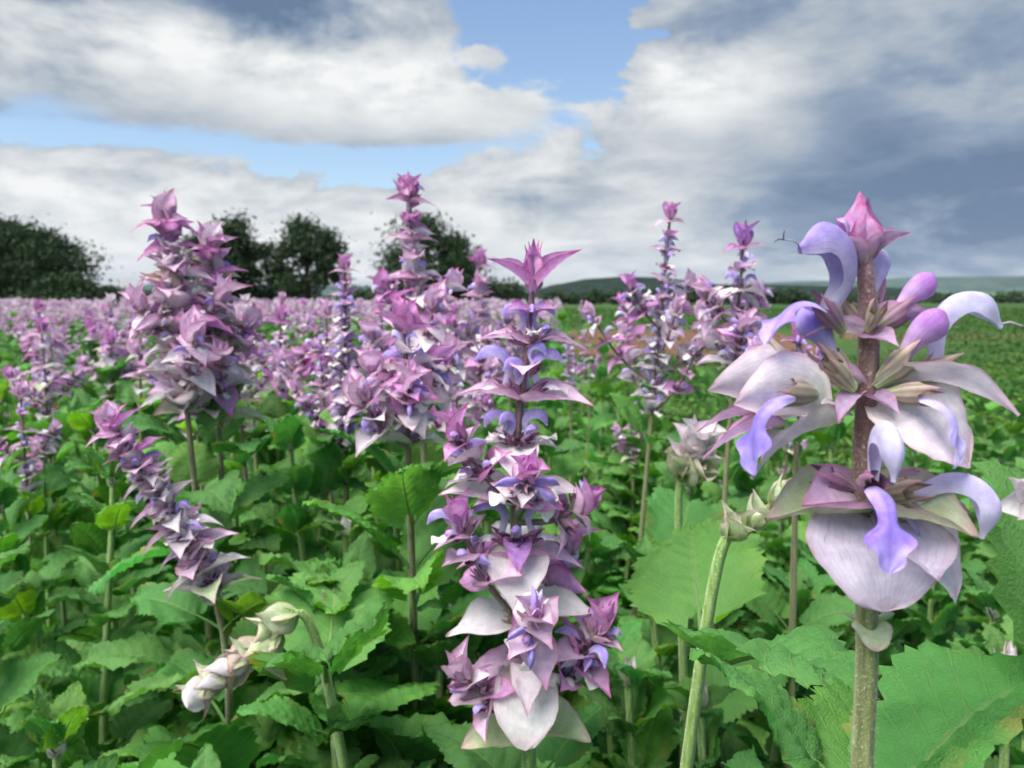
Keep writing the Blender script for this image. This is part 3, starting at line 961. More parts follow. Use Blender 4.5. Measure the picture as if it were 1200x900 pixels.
# low weeds on the open side of the field, grass further out
def mat_weed():
    k = NT("weed_leaf")
    att = k.n("Attribute", attribute_name="Col")
    P = k.n("TexCoord").outputs["Object"]
    n1 = k.noise(P, .8, 4)
    col = k.mix(k.step(n1, .35, .65), (.045, .135, .022), (.10, .20, .035))
    col = k.mix(1., col, att.outputs["Color"], 'MULTIPLY')
    return k.finish(col, .6, .25, None, .3)
M_WEED = mat_weed()
def weeds():
    rng = np.random.default_rng(11)
    n = 90000
    Y = 1.3 + 10 * rng.uniform(0, 1, n) ** 1.6
    X = -.6 + rng.uniform(0, 1, n) * (.75 * Y + 1.4)
    cl = np.sin(X * 3.1 + 1.3 * np.sin(Y * 1.7)) + np.sin(Y * 2.3 + X) + rng.normal(0, .5, n)
    h = np.clip(.09 + .05 * cl, .02, .28) * np.clip(1.2 - Y / 11, .22, 1) * rng.uniform(.1, 1, n)
    s = .022 + .006 * np.sqrt(Y)
    m = leaf_cards(np.stack([X, Y, h + .02], -1), 1.0, rng, .55, 1.4, .5)
    c = np.repeat(np.stack([X, Y, h + .03], -1), 4, 0)
    m.v = c + (m.v - c) * np.repeat(s, 4)[:, None]
    m.v[:, 2] = np.maximum(m.v[:, 2], .004)
    o = obj("weed_cover", to_mesh("weed_cover", m, M_WEED, False))
    tag(o, "low green weeds covering the open ground beside the sage rows", "weeds", kind="stuff")
weeds()
def far_grass():
    rng = np.random.default_rng(23)
    n = 60000
    Y = 11 + 75 * rng.uniform(0, 1, n) ** 1.7
    X = (-.05 + rng.uniform(0, 1, n) * .80) * Y
    keep = ~((Y > 14.0) & (Y < 26.6) & (X < 8.8) & (X > 1)) & ~((Y > 20.2) & (Y < 24.2) & (X > 8)) | (rng.uniform(0, 1, n) < .05)
    row = np.sin(Y * 2.6 + .12 * X) + rng.normal(0, .5, n)
    keep &= row > -.5
    X, Y = X[keep], Y[keep]
    h = rng.uniform(.02, .22, len(X)) * np.clip(.6 + .4 * np.sin(X * .35 + Y * .2), .2, 1)
    h = np.where(Y < 17, h * .3, h)
    s = .035 + .0012 * Y
    m = leaf_cards(np.stack([X, Y, h + .03], -1), 1.0, rng, .4, 1.25, .4)
    c = np.repeat(np.stack([X, Y, h + .03], -1), 4, 0)
    m.v = c + (m.v - c) * np.repeat(s, 4)[:, None]
    m.v[:, 2] = np.maximum(m.v[:, 2], .004)
    o = obj("far_grass", to_mesh("far_grass", m, M_WEED, False))
    tag(o, "rough green growth on the fields beyond the tilled strip", "grass", kind="stuff")
far_grass()
for i, (px, w, top, d) in enumerate(((975, 60, 342, 260), (1030, 80, 344, 300), (1085, 60, 343, 280), (1135, 90, 345, 300), (1190, 70, 342, 270))):
    tree(px, top, d, w, "low dark tree of the far hedge under the blue hills", 60 + i, clumps=14, per=40, low=.02, name="hedge_tree", size=.7)

# ------------------------------------------------------------------ the plant close on the right
def hero_right():
    d = .235
    q = lambda x, y, dd=0.: at(x, y, d + dd)
    base = q(1010, 900); o = (base.x + .004, d, 0)
    pl = Plan(o)
    rng = random.Random(77)
    up = Vector((0, 0, 1))
    pts = [Vector((o[0], d, -.03)), Vector((base.x + .002, d, .45)), Vector((base.x, d, base.z - .1)), q(1010, 900), q(1016, 740), q(1011, 570), q(1016, 455), q(1018, 385), q(1013, 300)]
    g = pl.tube('stem', pts, [.0046, .0044, .0040, .0033, .0033, .0030, .0030, .0030, .0022], [GREEN, GREEN, GREEN, OLIVE, OLIVE, BROWNP, BROWNP, BROWNP, PURP], 16, .07, 90)
    A = lambda deg: R(deg)
    B = lambda x, y, dd, az, el, L, k, j, roll=0., wy=1.: pl.bract(q(x, y, dd), up, A(az), A(el), L, k, j, A(roll), wy)
    F = lambda x, y, dd, az, el, sc, cal=0, u=None, l=None, st=False, roll=0.: pl.flower(q(x, y, dd), up, A(az), A(el), sc, cal, u, l, st, A(roll))
    # tip
    B(1008, 304, 0, -100, 84, .0210, 'magenta', 3, 0, 1.25)
    B(1014, 304, .001, -30, 76, .0190, 'magenta', 3, 0, 1.25)
    B(1004, 304, .001, 215, 74, .0185, 'magenta', 3, 0, 1.25)
    B(1012, 300, .002, 80, 80, .017, 'magenta', 3)
    B(1016, 308, -.001, -8, 26, .0150, 'dusky', 1, -25, 1.0)
    B(1014, 306, .002, 20, 34, .0150, 'pink', 1, 0, .9)
    B(1006, 310, -.001, 190, 34, .0125, 'dusky', 1, 15, 1.0)
    B(1000, 308, .002, 172, 42, .0140, 'magenta', 1)
    F(996, 300, -.001, 185, 55, .55, 2, 'up_2_2')
    # first flowering node
    F(988, 388, -.003, 200, 44, 1.0, 0, 'uph_disc', 'tongue_1', True)
    F(1012, 388, .002, 168, 50, .9, 1, None)
    F(1022, 388, -.001, 6, 34, 1.0, 0, 'uph_2_2')
    F(1020, 384, .004, 50, 66, 1.0, 0, 'uph_3_2')
    F(1016, 388, -.002, -80, 55, .7, 1, None)
    B(1020, 388, 0, 4, 10, .027, 'pink', 0, -30, .5)
    B(1010, 392, -.001, 186, 6, .018, 'pink', 0, 20, .7)
    B(1014, 396, -.002, -70, -2, .013, 'dusky', 0, 15, .9)
    B(1016, 392, .002, 90, 12, .018, 'pink', 0, 0, 1.0)
    # second node
    F(1024, 452, -.002, -18, 44, 1.15, 1, 'uph_2_2')
    F(1064, 446, 0, 4, 22, 1.10, 1, 'uph_3_0', None, True)
    F(1000, 452, -.001, 176, 48, 1.15, 1, 'uph_0_2')
    F(1000, 456, -.003, 200, 40, 1.0, 1, None)
    F(962, 462, -.006, 200, 6, 1.15, 1, None, 'tongue_1')
    F(1036, 462, -.003, -40, 5, 1.0, 1, None, 'tongue_2')
    F(1030, 456, .002, 30, 35, 1.1, 1, None)
    B(940, 466, -.002, 184, 4, .029, 'pale', 4, 55, 1.0)
    B(962, 472, -.008, 190, 0, .027, 'pale', 4, 60, 1.15)
    B(1008, 458, 0, 180, 8, .030, 'pink', 0, 25, .55)
    B(915, 500, -.002, 186, -14, .026, 'pink', 0, 10, .36)
    B(905, 488, .002, 182, -4, .024, 'pink', 0, 10, .36)
    B(1006, 462, -.003, 222, -8, .015, 'dusky', 2, 0, .7)
    B(1030, 455, -.001, -6, 12, .040, 'pale', 2, -20, .66)
    B(1022, 456, .003, 16, 8, .026, 'dusky', 0, 0, .6)
    B(1028, 474, -.002, -26, -14, .032, 'pale', 5, 38, 1.1)
    B(1014, 464, -.002, -60, -14, .013, 'dusky', 0, 10, .8)
    B(930, 436, -.002, 176, 44, .016, 'dry', 3, 40, .30)
    B(975, 498, -.004, 194, -22, .031, 'white', 0, 25, .72)
    B(990, 486, .006, 160, -6, .024, 'pale', 0, 0, .9)
    # third node
    F(1008, 566, -.006, -94, 12, 1.10, 2, 'uph_3_1', 'tongue_1')
    F(1026, 576, -.004, -14, -30, 1.08, 1, 'uph_3_0', 'tongue_1')
    F(1000, 572, 0, 192, 22, 1.0, 2, None, None)
    F(1018, 574, .004, 60, 25, 1.0, 1, None, None)
    F(1024, 580, -.004, -52, 20, 1.05, 1, None, None)
    B(1012, 602, -.002, -90, -36, .0300, 'lilac', 5, 0, 1.50)
    B(1006, 588, -.002, 204, 2, .023, 'dusky', 4, -30, 1.1)
    B(1002, 598, .003, 190, -4, .030, 'green', 4, -20, .95)
    B(1020, 592, -.003, -30, -12, .029, 'green', 4, 22, 1.0)
    B(1030, 606, -.002, -26, -26, .034, 'lilac', 5, 22, 1.0)
    B(1020, 574, .001, -4, 10, .030, 'pink', 2, -25, .55)
    B(1014, 590, .004, 84, 2, .030, 'white', 5, 0, 1.2)
    B(1016, 728, .0, -90, -20, .010, 'green', 5, 0, 1.3)
    B(1018, 728, .003, 80, 0, .014, 'green', 5, 0, 1.3)
    # leaves low on the stem
    L = lambda x, y, dd, az, el, ln, j, roll=0.: pl.leaf(q(x, y, dd), up, A(az), A(el), ln, j, A(roll))
    L(1020, 925, .012, 16, 14, .085, 0, -18)
    L(1004, 930, .02, 140, 24, .055, 4, 10)
    L(1012, 1000, .002, 60, 15, .07, 2, 0)
    L(1010, 1200, .002, -30, 0, .09, 1, 0)
    # short pale hairs on the stem
    hv = []
    rn = np.random.default_rng(4)
    for i in range(2600):
        s = rn.uniform(.34, .985)
        p, ax = g(s)
        a = rn.uniform(0, 6.28)
        dr = Vector((math.cos(a), math.sin(a), rn.uniform(-.2, .5))).normalized()
        side = dr.cross(ax).normalized() * .00006
        b0 = p + dr * .0026 - pl.o; e = p + dr * (.0034 + .0014 * rn.uniform()) - pl.o
        hv += [b0 - side, b0 + side, e + side * .3, e - side * .3]
    n = len(hv) // 4
    md = MD(np.array(hv), np.arange(4 * n).reshape(n, 4), np.zeros((4 * n, 2)), np.tile((.62, .60, .50), (4 * n, 1)))
    root = pl.build('clary_sage_plant', "clary sage spike with few very large lilac hooded flowers and wide pale bracts", 'clary sage plants in the field')
    h = obj('stem_hairs', to_mesh('stem_hairs', md, M_STEM, False), root); h["kind"] = "stuff"
hero_right()

# ------------------------------------------------------------------ the spike in the middle
def hero_centre():
    d = .52
    q = lambda x, y, dd=0.: at(x, y, d + dd)
    b = q(620, 900); o = (b.x, d + .012, 0)
    pl = Plan(o); rng = random.Random(21); up = Vector((0, 0, 1))
    pts = [Vector((o[0], o[1], -.03)), Vector((b.x, d + .006, .35)), b, q(619, 800), q(606, 650), q(604, 540), q(612, 450), q(621, 380), q(624, 335)]
    g = pl.tube('stem', pts, [.006, .0055, .0048, .0042, .0036, .0030, .0026, .0020, .0015], [GREEN, GREEN, GREEN, OLIVE, OLIVE, BROWNP, BROWNP, PURP, PURP], 14, .08, 80)
    A = R
    B = lambda x, y, dd, az, el, L, k, j, roll=0., wy=1.: pl.bract(q(x, y, dd), up, A(az), A(el), L, k, j, A(roll), wy)
    F = lambda x, y, dd, az, el, sc, cal=0, u=None, l=None, st=False: pl.flower(q(x, y, dd), up, A(az), A(el), sc, cal, u, l, st)
    px = .557e-3
    # tip
    for i, (az, el, L) in enumerate(((-90, 84, .027), (-150, 80, .031), (-20, 79, .030), (90, 82, .032), (180, 84, .030), (20, 85, .028))):
        B(625, 336, 0, az, el, L, 'magenta', 3, 0, .78)
    B(623, 340, -.001, 183, 24, .036, 'magenta', 1, -15, .72)
    B(627, 340, -.001, -4, 30, .040, 'magenta', 1, 15, .72)
    B(622, 366, -.002, 218, 12, .020, 'magenta', 0, -20, 1.1)
    B(622, 366, -.002, -36, 12, .020, 'magenta', 0, 20, 1.1)
    B(622, 366, .002, 90, 15, .022, 'magenta', 0)
    # node 1
    y = 404
    B(620, y, 0, 182, 12, .036, 'pink', 0, -10, .8); B(622, y, 0, -2, 14, .042, 'pink', 2, 10, .72)
    B(620, y - 6, .002, 90, 10, .03, 'pink', 0)
    F(616, y - 2, 0, 186, 44, 1.01, 0, 'uph_0_1'); F(624, y - 4, 0, -4, 46, 0.99, 0, 'uph_0_1')
    F(622, y, -.003, -85, 50, 0.88, 2, 'uph_0_0', 'low_0_1'); F(628, y, -.001, -50, 30, .85, 2, 'up_0_2')
    F(612, y, -.001, 215, 30, .85, 2, None)
    # node 2
    y = 470
    B(612, y, 0, 186, 12, .046, 'pink', 0, -12, .8); B(614, y, 0, -14, 4, .048, 'pink', 0, 14, .85)
    B(616, y - 40, -.003, -95, 0, .026, 'pink', 0, 0, 1.2); B(612, y, .003, 85, 12, .04, 'pale', 0)
    F(606, y - 4, -.001, 188, 34, 1.28, 0, 'uph_0_0', 'low_0_0', True); F(618, y - 6, -.001, -8, 36, 1.14, 0, 'uph_1_0', 'low_0_0', True)
    F(610, y - 4, -.003, 214, 52, 1.01, 2, 'uph_0_1'); F(620, y - 30, -.002, -38, 44, 0.88, 2, 'uph_0_1')
    F(614, y, .003, 60, 40, 0.97, 0, 'uph_1_0', 'low_0_0'); F(610, y, .003, 120, 40, 0.97, 0, 'uph_1_0', 'low_0_0')
    # node 3
    y = 522
    B(606, y, -.002, -92, -18, .034, 'pale', 2, 0, 1.25); B(606, y, .003, 90, 10, .04, 'pale', 0)
    B(604, y, 0, 180, 2, .03, 'white', 0, 0, .9); B(608, y, 0, 0, 0, .03, 'white', 0, 0, .9)
    F(600, y, -.001, 192, 34, 1.01, 2, 'uph_1_1', 'low_0_0'); F(610, y, -.001, -12, 36, 1.01, 2, 'uph_1_1', 'low_0_1')
    F(602, y, -.003, 222, 48, 0.88, 2, 'uph_1_1', 'low_0_1'); F(608, y, -.003, -46, 30, .95, 2, 'up_0_2')
    F(606, y, -.003, -90, 25, .9, 2, None); F(606, y, .003, 70, 35, 0.88, 0, 'uph_0_0')
    # node 4
    y = 588
    B(602, y, 0, 190, 14, .052, 'pale', 0, -25, .85); B(606, y, 0, -8, 16, .046, 'pale', 0, 20, .85)
    B(604, y, .003, 80, 15, .045, 'pink', 0); B(604, y - 2, -.002, 215, 8, .034, 'pink', 0, -10, .8); B(606, y - 2, -.002, -35, 10, .036, 'pink', 0, 10, .8)
    for az in (200, 232, -25, -55): F(604, y, -.002, az, 32, 1.0, 2, None)
    # node 5
    y = 645
    B(606, y, -.003, -90, -22, .050, 'white', 2, 0, 1.15); B(606, y, .003, 90, 10, .05, 'white', 0)
    B(606, y - 14, -.006, -88, -10, .032, 'purple', 2, 0, .85)
    F(600, y - 8, -.002, 194, 34, 1.19, 2, 'uph_0_0', 'low_0_0'); F(612, y - 8, -.002, -14, 36, 1.19, 2, 'uph_0_0', 'low_0_0')
    F(604, y - 8, -.004, 228, 30, 1.1, 2, None); F(608, y - 8, -.004, -52, 30, 1.1, 2, None)
    F(606, y - 10, -.005, -92, 22, 1.1, 2, 'up_0_2')
    B(602, y + 8, 0, 188, -2, .04, 'pink', 0); B(610, y + 8, 0, -4, -2, .044, 'pink', 0)
    # node 6
    y = 728
    B(606, y, -.001, 193, -2, .050, 'white', 0, -25, .9); B(616, y - 8, 0, -10, 10, .050, 'white', 0, 25, .9)
    B(612, y, .004, 90, 5, .05, 'white', 0)
    F(614, y, -.001, 200, 25, 1.1, 1, None); F(614, y, -.001, -20, 25, 1.1, 1, None)
    # node 7
    y = 800
    B(617, y - 10, -.004, -92, -28, .050, 'white', 5, 0, .95); B(618, y, .004, 90, 5, .06, 'white', 0)
    B(617, y - 25, -.008, -90, -14, .040, 'pale', 2, 0, .8)
    F(616, y - 25, -.004, 214, 25, 1.1, 2, None); F(620, y - 25, -.004, -34, 25, 1.1, 2, None); F(618, y - 28, -.005, -90, 24, 1.2, 2, 'up_0_2')
    B(612, y - 20, -.001, 205, 10, .044, 'pink', 0, 0, .7); B(624, y - 20, -.001, -25, 12, .044, 'pink', 0, 0, .7)
    # node 8
    y = 852
    B(616, y, 0, 200, -8, .048, 'green', 4, -30, 1.0); B(622, y - 4, 0, -22, -6, .044, 'green', 4, 20, 1.0)
    # side branches
    sb = lambda p0, p1, n, L: side_branch(pl, q(*p0), q(*p1), rng, n, L, .95, rad=.0021, dens=.8, kinds=('pink', 'pink', 'pale', 'magenta'))
    sb((603, 590, 0), (540, 512, -.012), 3, .027)
    sb((605, 602, -.002), (617, 562, -.040), 2, .027)
    sb((608, 612, 0), (676, 596, -.004), 2, .027)
    sb((607, 728, 0), (541, 618, -.018), 3, .028)
    sb((613, 720, 0), (664, 642, .03), 3, .028)
    sb((614, 745, -.003), (625, 728, -.05), 3, .028)
    sb((620, 836, 0), (546, 795, -.020), 3, .028)
    sb((624, 824, 0), (700, 738, -.010), 4, .028)
    # leaves
    L = lambda x, y, dd, az, el, ln, j, roll=0.: pl.leaf(q(x, y, dd), up, A(az), A(el), ln, j, A(roll))
    L(622, 925, .004, 50, 20, .07, 3); L(618, 925, .006, 150, 12, .075, 1); L(620, 1080, 0, 80, 15, .10, 2); L(620, 1120, 0, 20, 10, .11, 5); L(620, 1120, 0, 190, 10, .11, 6)
    hv = []
    rn = np.random.default_rng(5)
    for i in range(2000):
        s = rn.uniform(.25, .99); p, ax = g(s); a = rn.uniform(0, 6.28)
        dr = Vector((math.cos(a), math.sin(a), rn.uniform(-.2, .5))).normalized()
        side = dr.cross(ax).normalized() * .00009
        rr = np.interp(s, np.linspace(0, 1, 9), [.006, .0055, .0048, .0042, .0036, .0030, .0026, .0020, .0015])
        b0 = p + dr * rr * .9 - pl.o; e = p + dr * (rr + .0018 * rn.uniform(.4, 1)) - pl.o
        hv += [b0 - side, b0 + side, e + side * .3, e - side * .3]
    n = len(hv) // 4
    md = MD(np.array(hv), np.arange(4 * n).reshape(n, 4), np.zeros((4 * n, 2)), np.tile((.55, .50, .48), (4 * n, 1)))
    root = pl.build('clary_sage_plant', "clary sage spike with magenta star tip, open whorls and eight short side branches", 'clary sage plants in the field')
    h = obj('stem_hairs', to_mesh('stem_hairs', md, M_STEM, False), root); h["kind"] = "stuff"
hero_centre()

# ------------------------------------------------------------------ other flowering plants one can single out
GRP = 'clary sage plants in the field'
def named(px, py, d, seed, label, sp_px, base_dx=0., base_dy=0., via=None, **kw):
    py += .66 * kw['Lb'] * 933 / d
    sp_px -= .5 * kw['Lb'] * 933 / d
    top = at(px, py, d)
    o = (top.x + base_dx, d + base_dy)
    pl = generic(o, top, random.Random(seed), spike=sp_px * d / 933, via=via, **kw)
    return pl.build('clary_sage_plant', label, GRP)

named(480, 206, .92, 1, "tallest mauve clary sage spike, full and tapering, in front of a dark tree", 290, .02, .03,
      nodes=13, branches=8, Lb=.038, blen=.075, kinds=('pale', 'white', 'pink'), leaves=11, leaf_low=.3, leafL=.11, age=.35, column=True, tuftk='magenta')
named(562, 292, 1.25, 2, "soft pink clary sage spike close behind the tallest one", 210, .02, .02, nodes=12, branches=8, Lb=.034, blen=.09, kinds=('pink', 'pale'), leaves=6, column=True)
named(404, 300, 1.0, 3, "slim clary sage spike of crowded small lilac flowers beside the tallest one", 235, -.01, .02, nodes=17, branches=6, Lb=.025, blen=.06, kinds=('pale', 'pink', 'white'), leaves=5, age=.7)
named(474, 352, .66, 4, "short clary sage spike with wide pink bracts and violet hoods next to the star-tipped spike", 180, .02, .02, nodes=7, branches=5, Lb=.036, blen=.05, kinds=('pink', 'pale'), leaves=13, leaf_low=.45, age=.6, lipk=0, leafL=.13)
named(196, 230, .80, 5, "dense faded pink clary sage spike with crowded papery bracts, taller of the twin pale spikes", 250, .03, .03,
      nodes=16, branches=4, Lb=.040, blen=.06, kinds=('pale', 'white', 'pale', 'pink', 'dry'), leaves=10, leaf_low=.3, age=.12, dens=.8, column=True, tuftk='pink', leafL=.11)
named(248, 262, .84, 6, "dense faded pink clary sage spike, shorter and greener of the twin pale spikes", 235, .0, .03,
      nodes=15, branches=4, Lb=.039, blen=.06, kinds=('pale', 'white', 'white', 'green', 'dry'), leaves=9, leaf_low=.3, age=.15, dens=.8, column=True, tuftk='pale', leafL=.11)
named(785, 238, 1.0, 8, "branching violet clary sage spike with a slim tall tip before the dark hills", 255, -.045, .03,
      nodes=14, branches=8, Lb=.028, blen=.10, kinds=('pale', 'white'), leaves=6, age=.55, stemr=.003, leafL=.10)
named(871, 262, .88, 9, "small clary sage spike with pointed purple tip and two arms beside the large-flowered spike", 180, -.01, .02,
      nodes=7, branches=4, Lb=.034, blen=.06, kinds=('pink', 'pale'), leaves=6, age=.5, stemr=.003, leafL=.11)
named(936, 375, .75, 10, "blurred lilac clary sage spike behind the large-flowered spike", 110, .02, .03, nodes=5, branches=2, Lb=.028, blen=.05, leaves=5, leafL=.11)
named(666, 395, 2.0, 11, "thin pale lilac clary sage spike in the distance beside the star-tipped spike", 70, 0, .02, nodes=7, branches=0, Lb=.025, leaves=5)
named(226, 395, 1.15, 12, "low pink clary sage spike under the twin pale spikes", 95, 0, .02, nodes=7, branches=2, Lb=.030, leaves=5)
named(134, 472, .66, 13, "clary sage spike leaning over low among the leaves, a single pink lilac column", 275, .13, .03,
      via=[at(272, 830, .69) + Vector((.0, 0, -.18)), at(264, 755, .68), at(218, 630, .67)], nodes=15, branches=0, Lb=.033, blen=.030, column=True, tuftk='pink', kinds=('pink', 'pale', 'pale', 'white'), lipk=1, leaves=9, leaf_low=.4, age=.3, leafL=.12)
# nodding heads of unopened pale bracts
def nodding(label, neck, tipp, d0, d1, base, seed, L=.032, n=5, kinds=('white', 'green', 'dry')):
    rng = random.Random(seed)
    a, b = at(*neck, d0), at(*tipp, d1)
    o = Vector((base[0], base[1], 0))
    pl = Plan(o)
    m1 = o.lerp(a, .6) + Vector((.01, 0, .06))
    g = pl.tube('stem', [o + Vector((0, 0, -.03)), o.lerp(a, .3) + Vector((0, 0, .03)), m1, a, a.lerp(b, .5) + Vector((0, 0, .008)), b], [.005, .0045, .004, .0034, .003, .0015], [GREEN] * 5 + [OLIVE], 10, .1, 40)
    for i in range(n):
        s = .68 + .32 * i / (n - 1)
        p, ax = g(s)
        for h in range(5):
            pl.bract(p, ax, i * .8 + h * 1.257 + rng.uniform(-.2, .2), R(rng.uniform(25, 60)), L * (1.0 - .3 * i / n) * rng.uniform(.85, 1.1), ('green' if i < 2 else rng.choice(kinds)), rng.choice((3, 1, 4)), 0, 1.1)
    for i, s in enumerate((.15, .3, .44, .56)):
        p, ax = g(s)
        for h in range(2):
            pl.leaf(p, Vector((0, 0, 1)), i * PI / 2 + h * PI + rng.uniform(-.4, .4), R(rng.uniform(5, 35)), .12 * rng.uniform(.8, 1.1), rng.randrange(LEAVES), rng.uniform(-.3, .3))
    pl.build('clary_sage_plant', label, GRP)
nodding("clary sage shoot nodding to the left with a closed head of white and green bracts", (368, 742), (250, 800), .56, .53, (-.09, .60), 41, L=.036, n=6)
nodding("clary sage shoot with a round cluster of pale green and blush bracts", (795, 600), (815, 525), .74, .72, (.17, .78), 42, L=.046, n=5, kinds=('white', 'pale', 'white'))
nodding("clary sage shoot of pale bracts leaning in beside the large-flowered spike", (1330, 660), (1240, 590), .24, .225, (.22, .27), 43, L=.024, n=4, kinds=('pale', 'white'))
nodding("leaning green clary sage shoot with a thick bare stem beside the large-flowered spike", (835, 690), (905, 590), .46, .45, (.03, .50), 44, L=.024, n=3, kinds=('green', 'green'))

# ------------------------------------------------------------------ leafy plants filling the rows
def leafy(px, d, h, seed, label, leaves=7, leafL=.14, lean=(0, 0), low=.2, top_green=True, build=True):
    rng = random.Random(seed)
    p0 = at(px, 600, d)
    o = Vector((p0.x, d, 0))
    pl = Plan(o)
    top = o + Vector((lean[0] + rng.uniform(-.05, .05), lean[1] + rng.uniform(-.04, .04), h))
    g = pl.tube('stem', [o + Vector((0, 0, -.03)), o.lerp(top, .5) + Vector((rng.uniform(-.03, .03), rng.uniform(-.02, .02), 0)), top], [.006, .005, .003], [GREEN] * 3, 8, .1, 14)
    for i in range(leaves):
        f = i / (leaves - 1)
        s = low + (1 - low) * f
        p, ax = g(s)
        for k in range(2):
            a = i * PI / 2 + k * PI + rng.uniform(-.4, .4) + seed
            pl.leaf(p, ax, a, R(rng.uniform(0, 30) + 32 * f), leafL * (1.2 - .65 * f) * rng.uniform(.8, 1.15), rng.randrange(LEAVES), rng.uniform(-.4, .4))
        for k in range(2):
            pl.leaf(p, ax, i * PI / 2 + k * PI + 1.57 + rng.uniform(-.6, .6) + seed, R(rng.uniform(20, 65)), leafL * rng.uniform(.35, .6), rng.randrange(LEAVES), rng.uniform(-.5, .5))
    if top_green:
        for i in range(5):
            pl.bract(top, Vector((0, 0, 1)), i * 2.4, R(75 - 8 * i), .026, rng.choice(('green', 'green', 'white', 'pale')), 3)
    if not build:
        return pl
    pl.build('leafy_sage_plant', label, 'leafy sage plants without open flowers')

rf = random.Random(99)
front = [(40, .62, .78), (130, .58, .68), (330, .66, .72), (430, .60, .76), (530, .70, .70), (240, .8, .74), (60, .9, .80), (400, .85, .76), (560, .95, .74),
         (700, .72, .68), (760, .62, .70), (690, .95, .70), (860, .55, .70), (930, .52, .68), (1040, .5, .66), (1130, .45, .66), (1180, .62, .72), (1100, .75, .72), (960, .85, .70),
         (820, .9, .66), (200, .55, .66), (500, .58, .64), (300, .52, .62), (660, .60, .62), (-20, .5, .70), (90, .48, .62), (1230, .5, .76), (740, .50, .62), (400, .47, .60), (880, .44, .62), (1090, .40, .66),
         (480, .76, .80), (450, .70, .76), (505, .68, .74), (350, .92, .84), (150, .85, .82), (260, .98, .86), (440, .96, .85), (540, .82, .80), (20, .78, .80), (100, 1.0, .86), (640, .9, .76), (780, .84, .72), (880, .8, .70), (1010, .95, .72)]
for i, (px, d, h) in enumerate(front):
    near = [t for x, t in ((260, 'the leaning flower spike'), (420, 'the nodding white bud head'), (570, 'the short wide-bracted spike'), (720, 'the star-tipped spike'), (900, 'the leaning thick bare stem'), (9999, 'the large-flowered spike')) if px < x][0]
    leafy(px, d, h - .02, 200 + i, "leafy green sage plant without open flowers around the foot of " + near, leaves=10, leafL=.068 if d < .56 else .086, low=.42)
LAB_MID = "leafy green sage plant without open flowers, further back in the rows"
for i in range(64):
    d = rf.uniform(1.0, 2.4)
    px = rf.uniform(-60, 1260)
    h = rf.uniform(.68, .88) if px < 640 else rf.uniform(.48, .74)
    leafy(px, d, h, 300 + i, LAB_MID, leaves=10, leafL=.115, low=.25)

# ------------------------------------------------------------------ flowering plants of the rows behind
def row_plant(px, d, top, seed, label, build=True):
    rng = random.Random(seed)
    p0 = at(px, 600, d)
    k = rng.random()
    return generic((p0.x, d), (p0.x + rng.uniform(-.06, .06), d + rng.uniform(-.04, .04), top), rng, spike=rng.uniform(.12, .19), nodes=rng.randint(6, 8), branches=rng.randint(1, 4),
                   Lb=rng.uniform(.028, .034), blen=.07, leaves=6, leafL=.14, kinds=rng.choice((('pale', 'pink'), ('pale', 'white', 'pale'), ('pale', 'white', 'green'))), fl=2, lipk=rng.choice((1, 3, 0)), age=rng.uniform(.1, .4), dens=.6, tuftk=rng.choice(('pink', 'magenta', 'pink', 'pale')))
LAB_R2 = "pinkish clary sage plant in the near rows, soft with distance"
spots = [(20, 1.5, .90), (60, 1.9, .95), (325, 1.5, .97), (350, 1.9, 1.0), (300, 2.1, .97), (10, 1.2, .86), (290, 1.3, .88), (440, 1.7, .98), (385, 1.5, .93), (120, 2.1, .96), (530, 1.9, .97), (170, 1.6, .93), (600, 2.2, .92), (-30, 1.7, .96), (730, 1.9, .74), (900, 1.6, .80), (150, 1.5, .99), (285, 1.2, .97), (120, 1.6, .99), (330, 1.15, .95), (250, 1.15, .93), (360, 1.25, .98), (60, 1.3, .95), (520, 1.1, .90), (430, 1.15, .92), (265, 1.7, .99), (90, 1.7, .98)]
for i, (px, d, t) in enumerate(spots):
    row_plant(px, d, t, 500 + i, '').build('clary_sage_plant', LAB_R2, 'clary sage plants in the near rows')

protos = []
for i in range(6):
    pl = row_plant(600, 3.0, (.93, .97, .90, 1.0, .95, .88)[i], 700 + i, '')
    protos.append(pl.merged())
leafy_protos = [leafy(600, 3.0, (.80, .74, .86)[i], 900 + i, '', leaves=8, leafL=.13, low=.2, top_green=False, build=False).merged() for i in range(3)]
def place_proto(pr, root):
    for nm, me in pr[0].items():
        o = obj(nm, me, root)
        if nm == 'flower_spike':
            o["kind"] = "stuff"
    for me, M in pr[1]:
        obj('leaf', me, root, M)
LAB_FAR = "small far clary sage plant in the rows running back to the trees"
rf = random.Random(17)
cells = []
yy = 2.35
while yy < 8.2:
    xx = -.66 * yy - .3
    while xx < .10 * yy:
        if rf.random() < .86:
            cells.append((xx + rf.uniform(-.13, .13), yy + rf.uniform(-.14, .14)))
        xx += .34 + .015 * yy
    yy += .38 + .02 * yy
for i, (x, y) in enumerate(cells[:260]):
    green = rf.random() < (.74 if y < 3.6 else (.55 if y < 5 else .2))
    pr = leafy_protos[rf.randrange(3)] if green else protos[rf.randrange(6)]
    root = bpy.data.objects.new('leafy_sage_plant' if green else 'clary_sage_plant', None); COL.objects.link(root)
    root.location = (x, y, 0); root.rotation_euler = (0, 0, rf.uniform(0, 6.28))
    s = rf.uniform(.9, 1.04); root.scale = (s, s, s)
    if green:
        tag(root, "leafy green sage plant without flowers in the rows running back to the trees", 'plant', 'far leafy sage plants in rows')
    else:
        tag(root, LAB_FAR, 'plant', 'far clary sage plants in rows')
    place_proto(pr, root)
